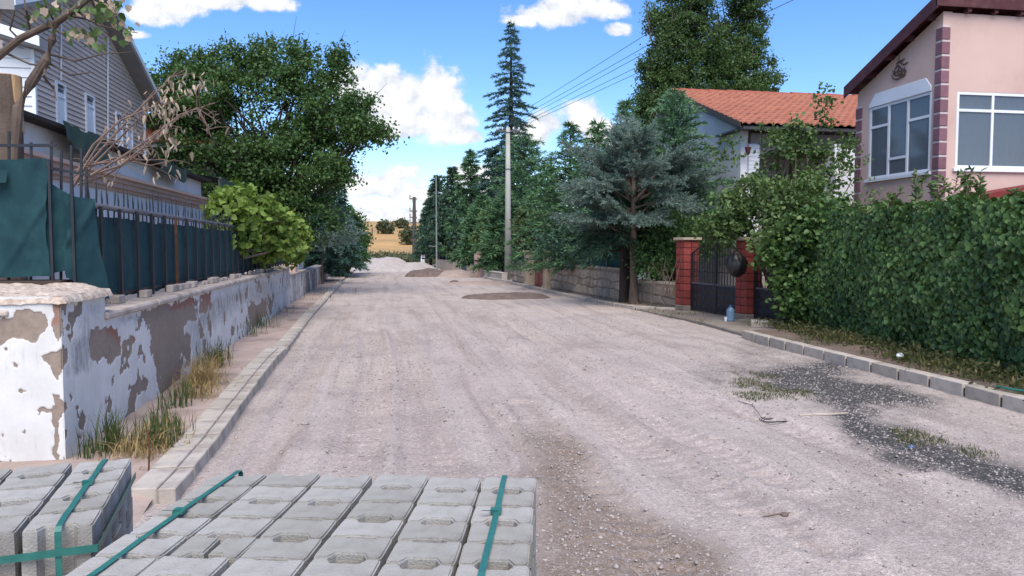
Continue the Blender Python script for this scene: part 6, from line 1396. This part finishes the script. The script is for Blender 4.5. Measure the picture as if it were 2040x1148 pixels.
# a few clods, a stake, litter
for k, (px, py, s_, lb) in enumerate([(1500, 640, .05, 'small grey stone on the apron beside the gate'), (607, 848, .03, 'lone brown pebble near the left kerb'), (1563, 1022, .022, 'clod of soil at the lower right of the road'), (905, 564, .16, 'dark rock in front of the sand heap')]):
    c = rz_(gnd(px, py)); bm = bmesh.new(); bmesh.ops.create_icosphere(bm, subdivisions=2, radius=s_)
    for v in bm.verts: v.co = Vector((v.co.x * 1.3, v.co.y, v.co.z * .6)) * (1 + .5 * (float(fbm(np.array(v.co.x / s_ * 1.5 + k), np.array(v.co.y / s_ * 1.5), float(v.co.z / s_ * 1.5), 5, 3)) - .5)) + c + Vector((0, 0, s_ * .25))
    me = bpy.data.meshes.new('stone'); bm.to_mesh(me); bm.free(); me.materials.append(m_mound if k > 1 else m_stone); tag(link('stone', me), lb, 'stone')
c = gnd(296, 945, .06); tag(MB().tube([c, c + Vector((.01, 0, .17)), c + Vector((.0, .01, .30))], .006, 6).build('iron_stake', m_rust), 'thin rusty iron stake standing in the weeds by the kerb end', 'stake')
c = rz_(gnd(1816, 896), .01); n_ = MB(); pts = [c + Vector((math.cos(a) * .03 * random.uniform(.6, 1.2), math.sin(a) * .03 * random.uniform(.6, 1.2), random.uniform(0, .02))) for a in np.linspace(0, 5.6, 8)]; n_.add(pts + [c + Vector((0, 0, .035))], [(i, (i + 1) % 8, 8) for i in range(8)]); tag(n_.build('plastic_scrap', m_bluep), 'crumpled scrap of blue plastic on the dark asphalt', 'litter')
c = gnd(1793, 712, .14); u = np.linspace(0, 6.2832, 22); v = np.linspace(0, 1, 12); U, Vv = np.meshgrid(u, v); rr = .04 * np.sin(np.pi * np.clip(Vv, .03, .97)) ** .6 * (1 + .7 * (fbm(np.cos(U) * 2 + 9, np.sin(U) * 2, Vv * 3, 9, 3) - .5)); tag(link('plastic_bag', grid_mesh('plastic_bag', c.x + rr * np.cos(U) * 1.3, c.y + rr * np.sin(U), c.z - .02 + .08 * Vv, m_white)), 'small crumpled white plastic bag under the hedge', 'litter')
mb = MB(); c = rz_(gnd(1548, 834), .012)
for k in range(3): mb.tube([c + Vector((math.cos(a) * (.13 + .02 * k), math.sin(a) * (.07 + .015 * k), .006 * k + .004 * math.sin(a * 3))) for a in np.linspace(k, k + 5.6, 16)], .0035, 4, False)
mb.tube([c + Vector((-.13, .02, .01)), rz_(gnd(1500, 812), .012), rz_(gnd(1470, 798), .01)], .003, 4, False); tag(mb.build('wire_loop', m_wire), 'loose loop of dark wire lying on the road', 'wire')
a = [rz_(gnd(x, y), .008) for x, y in [(1592, 828), (1620, 827), (1650, 826), (1690, 823)]]; tag(MB().tube(a, [.012, .016, .016, .008], 6).build('pale_stick', m_coping), 'pale stick lying across the worn asphalt', 'stick')
a = [gnd(x, y, .15) for x, y in [(1985, 770), (2010, 775), (2040, 779), (2090, 780)]]; tag(MB().tube(a, .013, 7).build('garden_hose', m_strap), 'green garden hose lying at the foot of the hedge', 'hose')
a = [rz_(gnd(x, y), .006) for x, y in [(1520, 1025), (1540, 1023), (1560, 1020), (1575, 1019)]]; tag(MB().tube(a, [.004, .005, .004, .002], 5).build('dry_stick', m_twig), 'dry brown stick on the gravel at the lower right', 'stick')
for k, (px, py) in enumerate([(480, 915), (560, 800), (640, 690), (590, 760), (680, 845)]):
    pass
